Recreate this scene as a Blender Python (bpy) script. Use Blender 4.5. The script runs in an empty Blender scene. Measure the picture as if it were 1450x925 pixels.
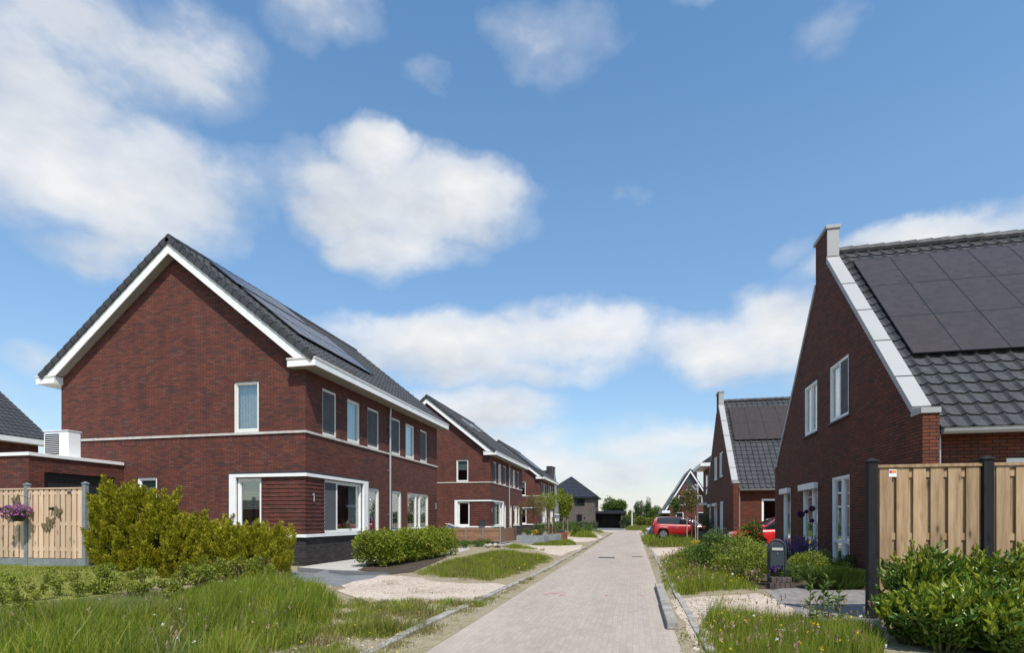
import bpy, bmesh, math, random
import numpy as np
from mathutils import Vector, noise
from mathutils.geometry import tessellate_polygon
random.seed(7); rng = np.random.default_rng(11)
R = math.radians
scene = bpy.context.scene
COL = scene.collection

# ------------------------------------------------------------------ camera numbers
F, CX, HY, CH = 775.0, 725.0, 737.0, 1.4          # focal length and horizon of the 1450 px wide photograph
YAW = math.atan2(898 - CX, F)
AX = (-math.sin(YAW), math.cos(YAW)); RT = (math.cos(YAW), math.sin(YAW))

def gz(x, y):
    """height of the terrain"""
    z = 0.0
    if x > .75: z = .038 * (min(x, 5.0) - .75)
    if x < -9.6:
        t = min(1, (-9.6 - x) / 2.5); t = t * t * (3 - 2 * t)
        s = min(1, max(0, (13.2 - y) / 1.5)) * min(1, max(0, (y - 2) / 4))
        z += .25 * t * s
    return z

def ray(px, py):
    u = (px - CX) / F
    return AX[0] + u * RT[0], AX[1] + u * RT[1], (HY - py) / F

def G(px, py):
    """ground point under a spot of the photograph"""
    d = ray(px, py); z = 0
    for _ in range(6):
        t = (z - CH) / d[2]; z = gz(d[0] * t, d[1] * t)
    return d[0] * t, d[1] * t

# ------------------------------------------------------------------ nodes
class NT:
    def __init__(s, mat):
        mat.use_nodes = True
        s.t = mat.node_tree; s.n = s.t.nodes; s.l = s.t.links; s.n.clear()
    def add(s, typ, props=None, **ins):
        nd = s.n.new(typ)
        for k, v in (props or {}).items(): setattr(nd, k, v)
        for k, v in ins.items():
            key = int(k[1:]) if k[0] == 'i' and k[1:].isdigit() else k.replace('_', ' ')
            s.put(nd.inputs[key], v)
        return nd
    def put(s, sock, v):
        if hasattr(v, 'is_output') or hasattr(v, 'links'): s.l.new(v, sock)
        elif isinstance(v, bpy.types.Node): s.l.new(v.outputs[0], sock)
        else:
            try: sock.default_value = v
            except Exception: sock.default_value = (*v, 1)
    def ramp(s, fac, stops, interp='LINEAR'):
        r = s.add('ShaderNodeValToRGB', i0=fac); cr = r.color_ramp; cr.interpolation = interp
        while len(cr.elements) < len(stops): cr.elements.new(.5)
        for e, (p, c) in zip(cr.elements, stops):
            e.position = p; e.color = (*c, 1) if not isinstance(c, (int, float)) else (c, c, c, 1)
        return r.outputs[0]
    def math(s, op, a, b=None, clamp=False):
        m = s.add('ShaderNodeMath', dict(operation=op, use_clamp=clamp), i0=a)
        if b is not None: s.put(m.inputs[1], b)
        return m.outputs[0]
    def mix(s, f, a, b, mode='MIX'):
        m = s.add('ShaderNodeMix', dict(data_type='RGBA', blend_type=mode))
        s.put(m.inputs[0], f); s.put(m.inputs[6], a); s.put(m.inputs[7], b)
        return m.outputs[2]
    def noise(s, vec, scale, detail=3, rough=.55, out=0):
        n = s.add('ShaderNodeTexNoise', Scale=scale, Detail=detail, Roughness=rough)
        if vec is not None: s.put(n.inputs['Vector'], vec)
        return n.outputs[out]
    def coord(s, o='Object'): return s.add('ShaderNodeTexCoord').outputs[o]
    def out(s, sh): s.l.new(sh.outputs[0] if isinstance(sh, bpy.types.Node) else sh, s.add('ShaderNodeOutputMaterial').inputs[0])
    def bsdf(s, col, rough=.6, spec=.4, bump=None, strength=.3, dist=.01, **kw):
        b = s.add('ShaderNodeBsdfPrincipled')
        s.put(b.inputs['Base Color'], col); s.put(b.inputs['Roughness'], rough); s.put(b.inputs['Specular IOR Level'], spec)
        for k, v in kw.items(): s.put(b.inputs[k.replace('_', ' ')], v)
        if bump is not None:
            bp = s.add('ShaderNodeBump', Strength=strength, Distance=dist, Height=bump); s.l.new(bp.outputs[0], b.inputs['Normal'])
        return b

def mat(name, col, rough=.6, spec=.4, var=.15, scale=6, bump=0, metallic=0, fine=0):
    m = bpy.data.materials.new(name); t = NT(m)
    n = t.noise(t.coord(), scale, 4)
    k = t.ramp(n, [(.3, 1 - var), (.7, 1 + var * .6)])
    c = t.mix(1, (*col, 1), k, 'MULTIPLY')
    if fine:
        k2 = t.ramp(t.noise(t.coord(), fine, 2), [(.35, .75), (.65, 1.15)])
        c = t.mix(1, c, k2, 'MULTIPLY')
    rr = t.ramp(n, [(.3, min(1, rough * 1.15)), (.7, rough * .85)])
    b = t.bsdf(c, rr, spec, bump=t.noise(t.coord(), (fine or scale * 6), 3) if bump else None, strength=bump, Metallic=metallic)
    t.out(b); return m

def brick_mat(name, stops, mortar, bw=.22, bh=.0625, ms=.0045, offset=.5, bumps=.5):
    m = bpy.data.materials.new(name); t = NT(m)
    uv = t.coord('UV')
    br = t.add('ShaderNodeTexBrick', dict(offset=offset), Vector=uv, Color1=(0, 0, 0, 1), Color2=(1, 1, 1, 1), Mortar=(.5, .5, .5, 1), Scale=1.0,
               Mortar_Size=ms, Mortar_Smooth=.15, Bias=0.0, Brick_Width=bw, Row_Height=bh)
    c = t.ramp(br.outputs[0], stops)
    n = t.ramp(t.noise(uv, 1.1, 3), [(.3, .9), (.7, 1.08)])
    c = t.mix(1, c, n, 'MULTIPLY')
    n2 = t.ramp(t.noise(uv, 45, 2), [(.3, .8), (.7, 1.2)])
    c = t.mix(1, c, n2, 'MULTIPLY')
    st = t.ramp(t.noise(t.add('ShaderNodeMapping', Vector=uv, Scale=(2.2, .25, 1)).outputs[0], 1.0, 4, .6), [(.35, .88), (.6, 1.06)])
    c = t.mix(1, c, st, 'MULTIPLY')
    c = t.mix(br.outputs[1], c, (*mortar, 1))
    h = t.math('SUBTRACT', t.math('MULTIPLY', t.noise(uv, 30, 2), .4), br.outputs[1])
    t.out(t.bsdf(c, .8, .25, bump=h, strength=bumps, dist=.008)); return m

def leaf_mat(name, cols, trans=.3, rough=.5, spec=.3, ns=1.6, nv=(.75, 1.2)):
    m = bpy.data.materials.new(name); t = NT(m)
    g = t.add('ShaderNodeNewGeometry')
    n = len(cols); cols = [tuple(min(.6, q * 1.6) for q in c_) for c_ in cols] if max(map(max, cols)) < .3 else cols
    c = t.ramp(g.outputs['Random Per Island'], [(i / max(1, n - 1), x) for i, x in enumerate(cols)])
    k = t.ramp(t.noise(t.coord(), ns, 2), [(.3, nv[0]), (.7, nv[1])])
    c = t.mix(1, c, k, 'MULTIPLY')
    b = t.bsdf(c, rough, spec)
    tr = t.add('ShaderNodeBsdfTranslucent', Color=c)
    mx = t.add('ShaderNodeMixShader', i0=trans); t.l.new(b.outputs[0], mx.inputs[1]); t.l.new(tr.outputs[0], mx.inputs[2])
    t.out(mx); return m

def glass_mat(name, tint=(.75, .8, .8), lo=.13, hi=.9):
    m = bpy.data.materials.new(name); t = NT(m)
    fr = t.add('ShaderNodeLayerWeight', Blend=.5)
    f = t.ramp(fr.outputs[1], [(0, lo), (.55, lo * 2.2), (1, hi)])
    a = t.add('ShaderNodeBsdfTransparent', Color=(*tint, 1)); b = t.add('ShaderNodeBsdfGlossy', Color=(.95, .98, 1, 1), Roughness=.015)
    wob = t.add('ShaderNodeBump', Strength=.03, Distance=.05, Height=t.noise(t.coord(), 1.3, 1)); t.l.new(wob.outputs[0], b.inputs['Normal'])
    mx = t.add('ShaderNodeMixShader', i0=f); t.l.new(a.outputs[0], mx.inputs[1]); t.l.new(b.outputs[0], mx.inputs[2])
    t.out(mx); return m

# ------------------------------------------------------------------ materials
M = {}
RED = [(0, (.064, .034, .029)), (.14, (.094, .036, .028)), (.4, (.122, .039, .028)), (.75, (.14, .043, .029)), (.93, (.163, .052, .033)), (1, (.108, .062, .054))]
M['brick'] = brick_mat('red_brown_brick', RED, (.03, .021, .02), ms=.007)
DKB = [(0, (.018, .016, .017)), (.5, (.032, .027, .027)), (1, (.05, .042, .04))]
RED2 = [(p, (r * 1.08, g * .92, b * .66)) for p, (r, g, b) in RED]  # same brick, its colour warmed to offset bluish skylight on the shaded gables
M['brick_right'] = brick_mat('shade_warmed_red_brick', RED2, (.02, .014, .012), ms=.009)
M['plinth'] = brick_mat('anthracite_brick', DKB, (.06, .055, .052))
M['grey_brick'] = brick_mat('taupe_brick', [(0, (.075, .06, .055)), (.5, (.11, .088, .08)), (1, (.15, .12, .105))], (.12, .1, .09))
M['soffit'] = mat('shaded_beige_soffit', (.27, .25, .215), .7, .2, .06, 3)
M['white'] = mat('white_paint', (.76, .76, .74), .4, .4, .06, 3)
M['cream'] = mat('cream_board', (.62, .6, .55), .55, .3, .1, 3)
M['stone'] = mat('pale_stone_band', (.5, .47, .43), .8, .2, .2, 5)
M['lead'] = mat('lead_flashing', (.035, .035, .037), .6, .4, .3, 6)
M['frame'] = mat('cream_white_frame', (.66, .65, .6), .4, .4, .05, 3)
M['tile'] = mat('anthracite_roof_tile', (.05, .051, .054), .6, .3, .35, 2.3, .15, fine=14)
M['tile_far'] = mat('dark_blue_grey_tile', (.03, .033, .042), .5, .4, .25, 2)
M['zinc'] = mat('zinc', (.42, .44, .46), .4, .5, .12, 4, metallic=.5)
M['coping'] = mat('pale_grey_metal_coping', (.33, .33, .325), .5, .4, .07, 2)
M['glass'] = glass_mat('window_glass')
M['blind'] = mat('grey_blind', (.42, .43, .42), .8, .1, .12, 4)
M['curtain'] = mat('pale_curtain', (.6, .58, .52), .9, .1, .15, 7)
M['screen'] = mat('grey_insect_screen', (.09, .095, .1), .75, .2, .1, 3)
M['darkdoor'] = mat('charcoal_door', (.018, .02, .023), .5, .4, .15, 4)
M['panel_edge'] = mat('dark_edge', (.014, .014, .017), .4, .4, .1, 5)
M['black'] = mat('black_plastic', (.012, .012, .013), .45, .4, .2, 5)
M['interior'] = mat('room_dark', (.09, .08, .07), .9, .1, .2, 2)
M['concrete'] = mat('concrete', (.32, .295, .26), .9, .2, .4, 4, .4, fine=40)
M['concrete_post'] = mat('grey_concrete_post', (.2, .22, .225), .85, .2, .2, 5, .3, fine=40)
M['heatpump'] = mat('white_enamel', (.72, .73, .74), .35, .4, .04, 3)
M['steel'] = mat('anthracite_steel', (.035, .045, .055), .4, .45, .12, 6)

def panel_mat(name, base, line):
    m = bpy.data.materials.new(name); t = NT(m)
    br = t.add('ShaderNodeTexBrick', dict(offset=0.0), Vector=t.coord('UV'), Color1=(*base, 1), Color2=tuple(b * 1.3 for b in base) + (1,), Mortar=(*line, 1), Scale=1.0,
               Mortar_Size=.002, Mortar_Smooth=.1, Brick_Width=.14, Row_Height=.09)
    t.out(t.bsdf(br.outputs[0], .24, .25)); return m
M['panel'] = panel_mat('black_solar_cells', (.041, .032, .028), (.05, .042, .038))
M['panel_blue'] = panel_mat('blue_solar_cells', (.012, .02, .05), (.03, .04, .07))

def wood_mat(name, cols, sc=(18, 18, 1.2)):
    m = bpy.data.materials.new(name); t = NT(m)
    mp = t.add('ShaderNodeMapping', Vector=t.coord(), Scale=sc)
    n = t.noise(mp.outputs[0], 1.3, 5, .65)
    c = t.ramp(n, [(.25, cols[0]), (.5, cols[1]), (.75, cols[2])])
    g = t.add('ShaderNodeNewGeometry')
    k = t.ramp(g.outputs['Random Per Island'], [(0, .72), (1, 1.18)])
    c = t.mix(1, c, k, 'MULTIPLY')
    vo = t.add('ShaderNodeTexVoronoi', Vector=t.add('ShaderNodeMapping', Vector=t.coord(), Scale=(7, 7, 2.6)).outputs[0], Scale=1.0)
    kn = t.ramp(vo.outputs[0], [(.06, .25), (.13, .7), (.26, 1)])
    c = t.mix(.9, c, kn, 'MULTIPLY')
    t.out(t.bsdf(c, .75, .2, bump=n, strength=.25)); return m
M['pine'] = wood_mat('light_pine_board', [(.22, .132, .074), (.37, .246, .138), (.5, .372, .238)], (14, 14, 1.0))
M['larch'] = wood_mat('weathered_larch_board', [(.47, .31, .2), (.58, .42, .29), (.64, .5, .36)])
M['brownwood'] = wood_mat('brown_garden_board', [(.16, .085, .05), (.23, .13, .08), (.3, .19, .12)], (1.5, 18, 14))
M['blackwood'] = wood_mat('black_stained_post', [(.01, .01, .011), (.018, .018, .02), (.028, .027, .027)])
M['stake'] = wood_mat('grey_stake', [(.25, .19, .14), (.34, .27, .2), (.42, .35, .27)])
M['bark'] = mat('bark', (.1, .075, .055), .9, .1, .35, 12, .5)
M['stem'] = mat('green_stem', (.09, .1, .035), .8, .1, .3, 12)
M['corten'] = mat('rust_steel', (.2, .075, .035), .85, .2, .35, 9, .2)
M['gabion'] = mat('grey_stone_fill', (.3, .32, .34), .9, .2, .35, 14, .9, fine=22)

# plants
M['thuja'] = leaf_mat('yellow_green_conifer', [(.22, .235, .015), (.37, .35, .024), (.5, .45, .035), (.28, .295, .02), (.56, .48, .04)], .45, ns=6, nv=(.55, 1.25))
M['beech'] = leaf_mat('hedge_leaf', [(.075, .12, .01), (.13, .175, .015), (.2, .215, .02), (.1, .15, .012), (.2, .14, .022)], .42)
M['laurel'] = leaf_mat('laurel_leaf', [(.035, .075, .01), (.06, .115, .012), (.09, .145, .016), (.045, .095, .012), (.14, .18, .02)], .3, .32, .5)
M['laurel_new'] = leaf_mat('laurel_new_leaf', [(.13, .17, .015), (.2, .23, .02), (.16, .19, .018)], .4, .35, .4)
M['shrub'] = leaf_mat('mid_green_leaf', [(.035, .065, .01), (.06, .1, .014), (.085, .125, .018), (.05, .09, .02)], .3)
M['lime'] = leaf_mat('lime_leaf', [(.1, .14, .015), (.15, .18, .02), (.19, .2, .03), (.08, .12, .015)], .35)
M['weedleaf'] = leaf_mat('weed_leaf', [(.1, .135, .016), (.14, .165, .02), (.19, .19, .03), (.085, .12, .018)], .4)
M['tree'] = leaf_mat('tree_leaf', [(.035, .065, .015), (.055, .09, .02), (.075, .11, .025)], .3)
M['tree_yellow'] = leaf_mat('yellow_tree_leaf', [(.1, .12, .015), (.14, .15, .02), (.08, .1, .015)], .3)
M['bluegreen'] = leaf_mat('dull_green_leaf', [(.045, .065, .03), (.06, .08, .035), (.08, .1, .04)], .3)
M['redtree'] = leaf_mat('dark_red_leaf', [(.035, .014, .016), (.055, .02, .02), (.03, .02, .016)], .2)
M['bronze'] = leaf_mat('bronze_leaf', [(.1, .075, .03), (.12, .1, .035), (.09, .09, .03), (.13, .07, .035)], .3)
M['grass'] = leaf_mat('grass_blade', [(.055, .1, .009), (.1, .145, .012), (.155, .185, .014), (.12, .16, .012), (.24, .215, .04), (.075, .12, .014)], .42, .45)
M['grass_pale'] = leaf_mat('pale_grass_blade', [(.11, .135, .035), (.15, .17, .05), (.13, .16, .03)], .4, .45)
M['grass_dry'] = leaf_mat('dry_grass_blade', [(.1, .11, .02), (.19, .155, .045), (.26, .2, .075), (.12, .13, .025), (.3, .24, .11)], .3, .6)
M['seed'] = leaf_mat('grass_seed_head', [(.2, .14, .09), (.28, .2, .13), (.16, .1, .08)], .3, .7)
M['yellow'] = leaf_mat('yellow_petal', [(.7, .45, .01), (.8, .55, .02)], .2, .6)
M['whitepetal'] = leaf_mat('white_petal', [(.75, .74, .68), (.8, .8, .75)], .2, .6)
M['redpetal'] = leaf_mat('red_orange_petal', [(.55, .04, .015), (.65, .1, .02), (.6, .14, .05)], .2, .6)
M['purple'] = leaf_mat('purple_petal', [(.09, .045, .2), (.13, .07, .28), (.08, .05, .14)], .25, .7)
M['plum'] = leaf_mat('plum_petal', [(.07, .018, .07), (.1, .03, .1), (.045, .015, .05)], .15, .7)
M['pink'] = leaf_mat('pink_petal', [(.6, .12, .35), (.7, .3, .5), (.3, .1, .5), (.65, .2, .42), (.25, .1, .45)], .2, .6)

# ground materials
def ground_mat(name, cols, s1=1.2, s2=14, bump=.5, rough=.95, fine=60):
    m = bpy.data.materials.new(name); t = NT(m); o = t.coord()
    c = t.ramp(t.noise(o, s1, 5, .65), [(.3, cols[0]), (.5, cols[1]), (.7, cols[2])])
    k = t.ramp(t.noise(o, s2, 4, .7), [(.3, .72), (.7, 1.22)])
    c = t.mix(1, c, k, 'MULTIPLY')
    k = t.ramp(t.noise(o, fine, 2), [(.35, .8), (.65, 1.15)])
    c = t.mix(1, c, k, 'MULTIPLY')
    t.out(t.bsdf(c, rough, .15, bump=t.noise(o, fine, 3, .7), strength=bump, dist=.02)); return m
M['ground'] = ground_mat('verge_soil', [(.22, .18, .11), (.3, .25, .17), (.19, .18, .075)])
M['far_ground'] = ground_mat('meadow', [(.07, .1, .025), (.1, .12, .03), (.13, .13, .045)], .3, 4)
M['sand'] = ground_mat('pale_sand', [(.42, .335, .265), (.49, .405, .325), (.55, .465, .385)], .9, 8, .6)
M['gravel'] = ground_mat('slate_gravel', [(.17, .175, .185), (.21, .215, .225), (.26, .26, .265)], 2, 25, 1, .9, 90)
M['slab'] = ground_mat('dark_slab', [(.085, .09, .095), (.105, .108, .112), (.12, .12, .12)], 2, 25, .3)
M['paleslab'] = ground_mat('pale_slab', [(.36, .35, .32), (.42, .4, .37), (.46, .44, .4)], 1, 12, .2)
M['lawn'] = ground_mat('mown_lawn', [(.17, .18, .045), (.21, .215, .06), (.26, .25, .085)], 1.5, 30, .6)
M['asphalt'] = ground_mat('grey_drive', [(.13, .145, .15), (.15, .165, .17), (.17, .18, .19)], .6, 8, .2)
M['soil'] = ground_mat('bed_soil', [(.055, .04, .03), (.075, .058, .042), (.1, .08, .06)], 3, 20, .8)

def paving_mat(name, cols, bw, bh, dirt, mortar, swap=False):
    m = bpy.data.materials.new(name); t = NT(m); o = t.coord()
    v = o
    if swap:
        sx = t.add('ShaderNodeSeparateXYZ', Vector=o); v = t.add('ShaderNodeCombineXYZ', X=sx.outputs[1], Y=sx.outputs[0]).outputs[0]
    wv = t.add('ShaderNodeVectorMath', dict(operation='MULTIPLY_ADD'), i0=t.noise(o, 1.5, 2, out=1), i1=(.03, .03, 0), i2=v)
    br = t.add('ShaderNodeTexBrick', Vector=wv.outputs[0], Color1=(0, 0, 0, 1), Color2=(1, 1, 1, 1), Mortar=(.5, .5, .5, 1), Scale=1.0, Mortar_Size=.005, Mortar_Smooth=.3, Brick_Width=bw, Row_Height=bh)
    c = t.ramp(br.outputs[0], [(0, cols[0]), (.5, cols[1]), (1, cols[2])])
    c = t.mix(t.math('MULTIPLY', br.outputs[1], .45), c, (*mortar, 1))
    st = t.ramp(t.noise(t.add('ShaderNodeMapping', Vector=o, Scale=(1.6, .35, 1)).outputs[0], .7, 5, .7), [(.35, .9), (.65, 1.06)])
    c = t.mix(1, c, st, 'MULTIPLY')
    k = t.ramp(t.noise(o, 3, 5, .75), [(.5, 0), (.72, 1)])
    c = t.mix(t.math('MULTIPLY', k, .25), c, (*dirt, 1))
    if name == 'pink_grey_clinker_paving':          # sand washed over the edges of the carriageway
        sx = t.add('ShaderNodeSeparateXYZ', Vector=o)
        ax = t.math('ABSOLUTE', t.math('ADD', sx.outputs[0], .9))
        e = t.math('ADD', ax, t.math('MULTIPLY', t.math('SUBTRACT', t.noise(o, 1.7, 5, .7), .5), 1.4))
        k2 = t.ramp(e, [(.0, 0), (1, 0)]); 
        mr = t.add('ShaderNodeMapRange', i0=e, i1=1.1, i2=1.65, i3=0.0, i4=.85)
        c = t.mix(mr.outputs[0], c, (.43, .37, .3, 1))
    k = t.ramp(t.noise(o, 70, 2), [(.3, .82), (.7, 1.14)])
    c = t.mix(1, c, k, 'MULTIPLY')
    h = t.math('SUBTRACT', t.math('MULTIPLY', t.noise(o, 40, 3), .6), br.outputs[1])
    t.out(t.bsdf(c, .85, .2, bump=h, strength=.35, dist=.008)); return m
M['road'] = paving_mat('pink_grey_clinker_paving', [(.335, .278, .235), (.36, .3, .254), (.385, .322, .274)], .2, .07, (.44, .38, .33), (.285, .228, .187), True)
M['drive'] = paving_mat('grey_paving', [(.18, .16, .15), (.22, .2, .188), (.27, .24, .225)], .21, .07, (.3, .265, .225), (.12, .11, .1), True)

# ------------------------------------------------------------------ mesh building
def link(o, parent=None):
    COL.objects.link(o)
    if parent is not None: o.parent = parent
    return o

def tag(o, label=None, cat=None, group=None, kind=None):
    for k, v in (('label', label), ('category', cat), ('group', group), ('kind', kind)):
        if v: o[k] = v
    return o

def thing(name, label, cat, loc=(0, 0, 0), group=None, rz=0):
    e = bpy.data.objects.new(name, None); e.empty_display_size = .2
    e.location = loc; e.rotation_euler = (0, 0, rz); link(e)
    return tag(e, label, cat, group)

class MB:
    def __init__(s): s.v = []; s.f = []
    def add(s, vs, fs):
        n = len(s.v); s.v += [tuple(v) for v in vs]; s.f += [tuple(i + n for i in f) for f in fs]; return s
    def box(s, x0, x1, y0, y1, z0, z1):
        return s.add([(x0, y0, z0), (x1, y0, z0), (x1, y1, z0), (x0, y1, z0), (x0, y0, z1), (x1, y0, z1), (x1, y1, z1), (x0, y1, z1)],
                     [(0, 3, 2, 1), (4, 5, 6, 7), (0, 1, 5, 4), (1, 2, 6, 5), (2, 3, 7, 6), (3, 0, 4, 7)])
    def pbox(s, P, a0, a1, b0, b1, c0, c1):
        vs = [P(a, b, c) for c in (c0, c1) for (a, b) in ((a0, b0), (a1, b0), (a1, b1), (a0, b1))]
        return s.add(vs, [(0, 3, 2, 1), (4, 5, 6, 7), (0, 1, 5, 4), (1, 2, 6, 5), (2, 3, 7, 6), (3, 0, 4, 7)])
    def prism(s, P, poly, c0, c1):
        n = len(poly)
        vs = [P(a, b, c0) for a, b in poly] + [P(a, b, c1) for a, b in poly]
        return s.add(vs, [tuple(range(n - 1, -1, -1)), tuple(range(n, 2 * n))] + [(i, (i + 1) % n, n + (i + 1) % n, n + i) for i in range(n)])
    def tube(s, pts, rad, n=6, cap=True):
        pts = [Vector(p) for p in pts]
        if not hasattr(rad, '__len__'): rad = [rad] * len(pts)
        vs = []
        for i, p in enumerate(pts):
            d = (pts[min(i + 1, len(pts) - 1)] - pts[max(i - 1, 0)]).normalized()
            a = d.cross(Vector((0, 0, 1)) if abs(d.z) < .95 else Vector((1, 0, 0))).normalized(); b = d.cross(a)
            for k in range(n):
                t = 2 * math.pi * k / n
                vs.append(p + (a * math.cos(t) + b * math.sin(t)) * rad[i])
        fs = []
        for i in range(len(pts) - 1):
            for k in range(n): fs.append((i * n + k, i * n + (k + 1) % n, (i + 1) * n + (k + 1) % n, (i + 1) * n + k))
        if cap: fs += [tuple(range(n - 1, -1, -1)), tuple(range((len(pts) - 1) * n, len(pts) * n))]
        return s.add(vs, fs)
    def ball(s, c, r, seg=8, rings=5):
        vs = []; fs = []
        if not hasattr(r, '__len__'): r = (r, r, r)
        for i in range(rings + 1):
            a = math.pi * i / rings
            for k in range(seg):
                b = 2 * math.pi * k / seg
                vs.append((c[0] + r[0] * math.sin(a) * math.cos(b), c[1] + r[1] * math.sin(a) * math.sin(b), c[2] + r[2] * math.cos(a)))
        for i in range(rings):
            for k in range(seg): fs.append((i * seg + k, i * seg + (k + 1) % seg, (i + 1) * seg + (k + 1) % seg, (i + 1) * seg + k))
        return s.add(vs, fs)
    def wall(s, P, poly, holes, depth):
        """outline with rectangular openings (s0, s1, z0, z1) and their reveals"""
        loops = [[Vector((a, b, 0)) for a, b in poly]] + [[Vector((a, b, 0)) for a, b in ((h[0], h[2]), (h[0], h[3]), (h[1], h[3]), (h[1], h[2]))] for h in holes]
        flat = [p for l in loops for p in l]
        s.add([P(p.x, p.y, 0) for p in flat], [tuple(t) for t in tessellate_polygon(loops)])
        for h in holes:
            q = [(h[0], h[2]), (h[1], h[2]), (h[1], h[3]), (h[0], h[3])]
            for i in range(4):
                a, b = q[i], q[(i + 1) % 4]
                s.add([P(*a, 0), P(*b, 0), P(*b, depth), P(*a, depth)], [(0, 1, 2, 3)])
        return s
    def build(s, name, m, parent=None, smooth=False, swap=False, bevel=0, merge=False, normals=True):
        me = bpy.data.meshes.new(name); me.from_pydata(s.v, [], s.f)
        bm = bmesh.new(); bm.from_mesh(me)
        if merge: bmesh.ops.remove_doubles(bm, verts=bm.verts, dist=1e-5)
        if normals: bmesh.ops.recalc_face_normals(bm, faces=bm.faces)
        if bevel: bmesh.ops.bevel(bm, geom=bm.edges[:], offset=bevel, segments=2, affect='EDGES', profile=.6)
        uvl = bm.loops.layers.uv.new('UVMap')
        for f in bm.faces:
            n = f.normal; ax = max(range(3), key=lambda i: abs(n[i]))
            i, j = ((1, 2), (0, 2), (0, 1))[ax]
            if swap: i, j = j, i
            for l in f.loops: l[uvl].uv = (l.vert.co[i], l.vert.co[j])
            f.smooth = smooth
        bm.to_mesh(me); bm.free()
        o = bpy.data.objects.new(name, me); me.materials.append(m if not isinstance(m, str) else M[m])
        return link(o, parent)

def fast_mesh(name, V, faces, m, parent=None, smooth=False):
    """V (n,3), faces (k,3|4) arrays"""
    me = bpy.data.meshes.new(name)
    V = np.asarray(V, np.float32); faces = np.asarray(faces, np.int32); k, w = faces.shape
    me.vertices.add(len(V)); me.vertices.foreach_set('co', V.ravel())
    me.loops.add(k * w); me.loops.foreach_set('vertex_index', faces.ravel())
    me.polygons.add(k); me.polygons.foreach_set('loop_start', np.arange(0, k * w, w, dtype=np.int32)); me.polygons.foreach_set('loop_total', np.full(k, w, np.int32))
    me.update(calc_edges=True); me.materials.append(M[m] if isinstance(m, str) else m)
    if smooth: me.polygons.foreach_set('use_smooth', np.ones(k, bool))
    o = bpy.data.objects.new(name, me); return link(o, parent)

def unit(a): return a / np.maximum(1e-9, np.linalg.norm(a, axis=1))[:, None]

def leaves(name, P, D, L, wr, m, parent=None, fold=.25, curl=0.0):
    """one folded leaf (two triangles) per point P along the direction D"""
    n = len(P); D = unit(D); S = unit(np.cross(D, unit(rng.normal(size=(n, 3))))); U = np.cross(S, D)
    L = np.broadcast_to(np.asarray(L, float), (n,))[:, None]; W = L * wr
    mid = P + D * L * .45 + U * L * fold * .25
    tip = P + D * L - U * L * curl
    V = np.stack([P, mid + S * W * .5 + U * W * fold, tip, mid - S * W * .5 + U * W * fold], 1).reshape(-1, 3)
    i = np.arange(n)[:, None] * 4
    Fc = np.concatenate([i + [0, 1, 2], i + [0, 2, 3]], 1).reshape(-1, 3)
    return fast_mesh(name, V, Fc, m, parent)

def blob_points(blobs, n, shell=.45):
    """points near the skin of ellipsoids [(c, r)], with outward directions"""
    w = np.array([b[1][0] * b[1][1] + b[1][1] * b[1][2] + b[1][0] * b[1][2] for b in blobs]); w = w / w.sum()
    idx = rng.choice(len(blobs), n, p=w)
    C = np.array([b[0] for b in blobs])[idx]; Rr = np.array([b[1] for b in blobs])[idx]
    d = unit(rng.normal(size=(n, 3))); r = 1 - shell * rng.random(n) ** 1.6
    r *= 1 + .12 * rng.normal(size=n)
    return C + d * Rr * r[:, None], unit(d / Rr)

def crown_blobs(c, r, n, size=(.3, .5), low=-.8):
    out = []
    while len(out) < n:
        d = rng.normal(size=3); d /= np.linalg.norm(d)
        if d[2] < low: continue
        k = rng.uniform(.45, .85); s = rng.uniform(*size)
        out.append((np.array(c) + d * np.array(r) * k, np.array(r) * s * rng.uniform(.8, 1.2, 3)))
    return out

def foliage(name, blobs, n, L, wr, m, parent, up=.25, rand=.8, shell=.45, fold=.25, floor=None):
    P, D = blob_points(blobs, n, shell)
    if floor is not None:
        k = P[:, 2] > floor; P, D = P[k], D[k]
    D = D + rng.normal(size=D.shape) * rand + np.array([0, 0, up])
    return leaves(name, P, D, L * rng.uniform(.65, 1.25, len(P)), wr, m, parent, fold)

def shrub(name, label, cat, x, y, rx, ry, h, m, n, L, wr=.5, nb=14, group=None, up=.35, flowers=None, size=(.3, .55), z=None, stems=5, rand=.8):
    z0 = gz(x, y) if z is None else z
    t = thing(name, label, cat, (x, y, z0), group)
    bl = crown_blobs((0, 0, h * .5), (rx * .8, ry * .8, h * .46), nb, size)
    foliage('foliage', bl, n, L, wr, m, t, up, rand, floor=.01)
    mb = MB()
    for k in range(stems):
        a = random.uniform(0, 6.28); q = random.uniform(.15, .6)
        mb.tube([(0.02 * math.cos(a), .02 * math.sin(a), -.03), (rx * q * .5 * math.cos(a), ry * q * .5 * math.sin(a), h * .4), (rx * q * math.cos(a), ry * q * math.sin(a), h * .78)], [.012 + h * .006, .01 + h * .003, .004], 5)
    mb.build('stem', 'bark' if h > .5 else 'stem', t)
    if flowers:
        fm, fn, fl = flowers
        P, D = blob_points(bl, fn, .05); k = P[:, 2] > h * .3; P, D = P[k], D[k]
        P = np.repeat(P + D * .02, 6, 0); D2 = np.repeat(D, 6, 0) + rng.normal(size=(len(P), 3)) * .9
        leaves('blossom', P, D2, fl * rng.uniform(.7, 1.2, len(P)), .75, fm, t)
    return t

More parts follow.
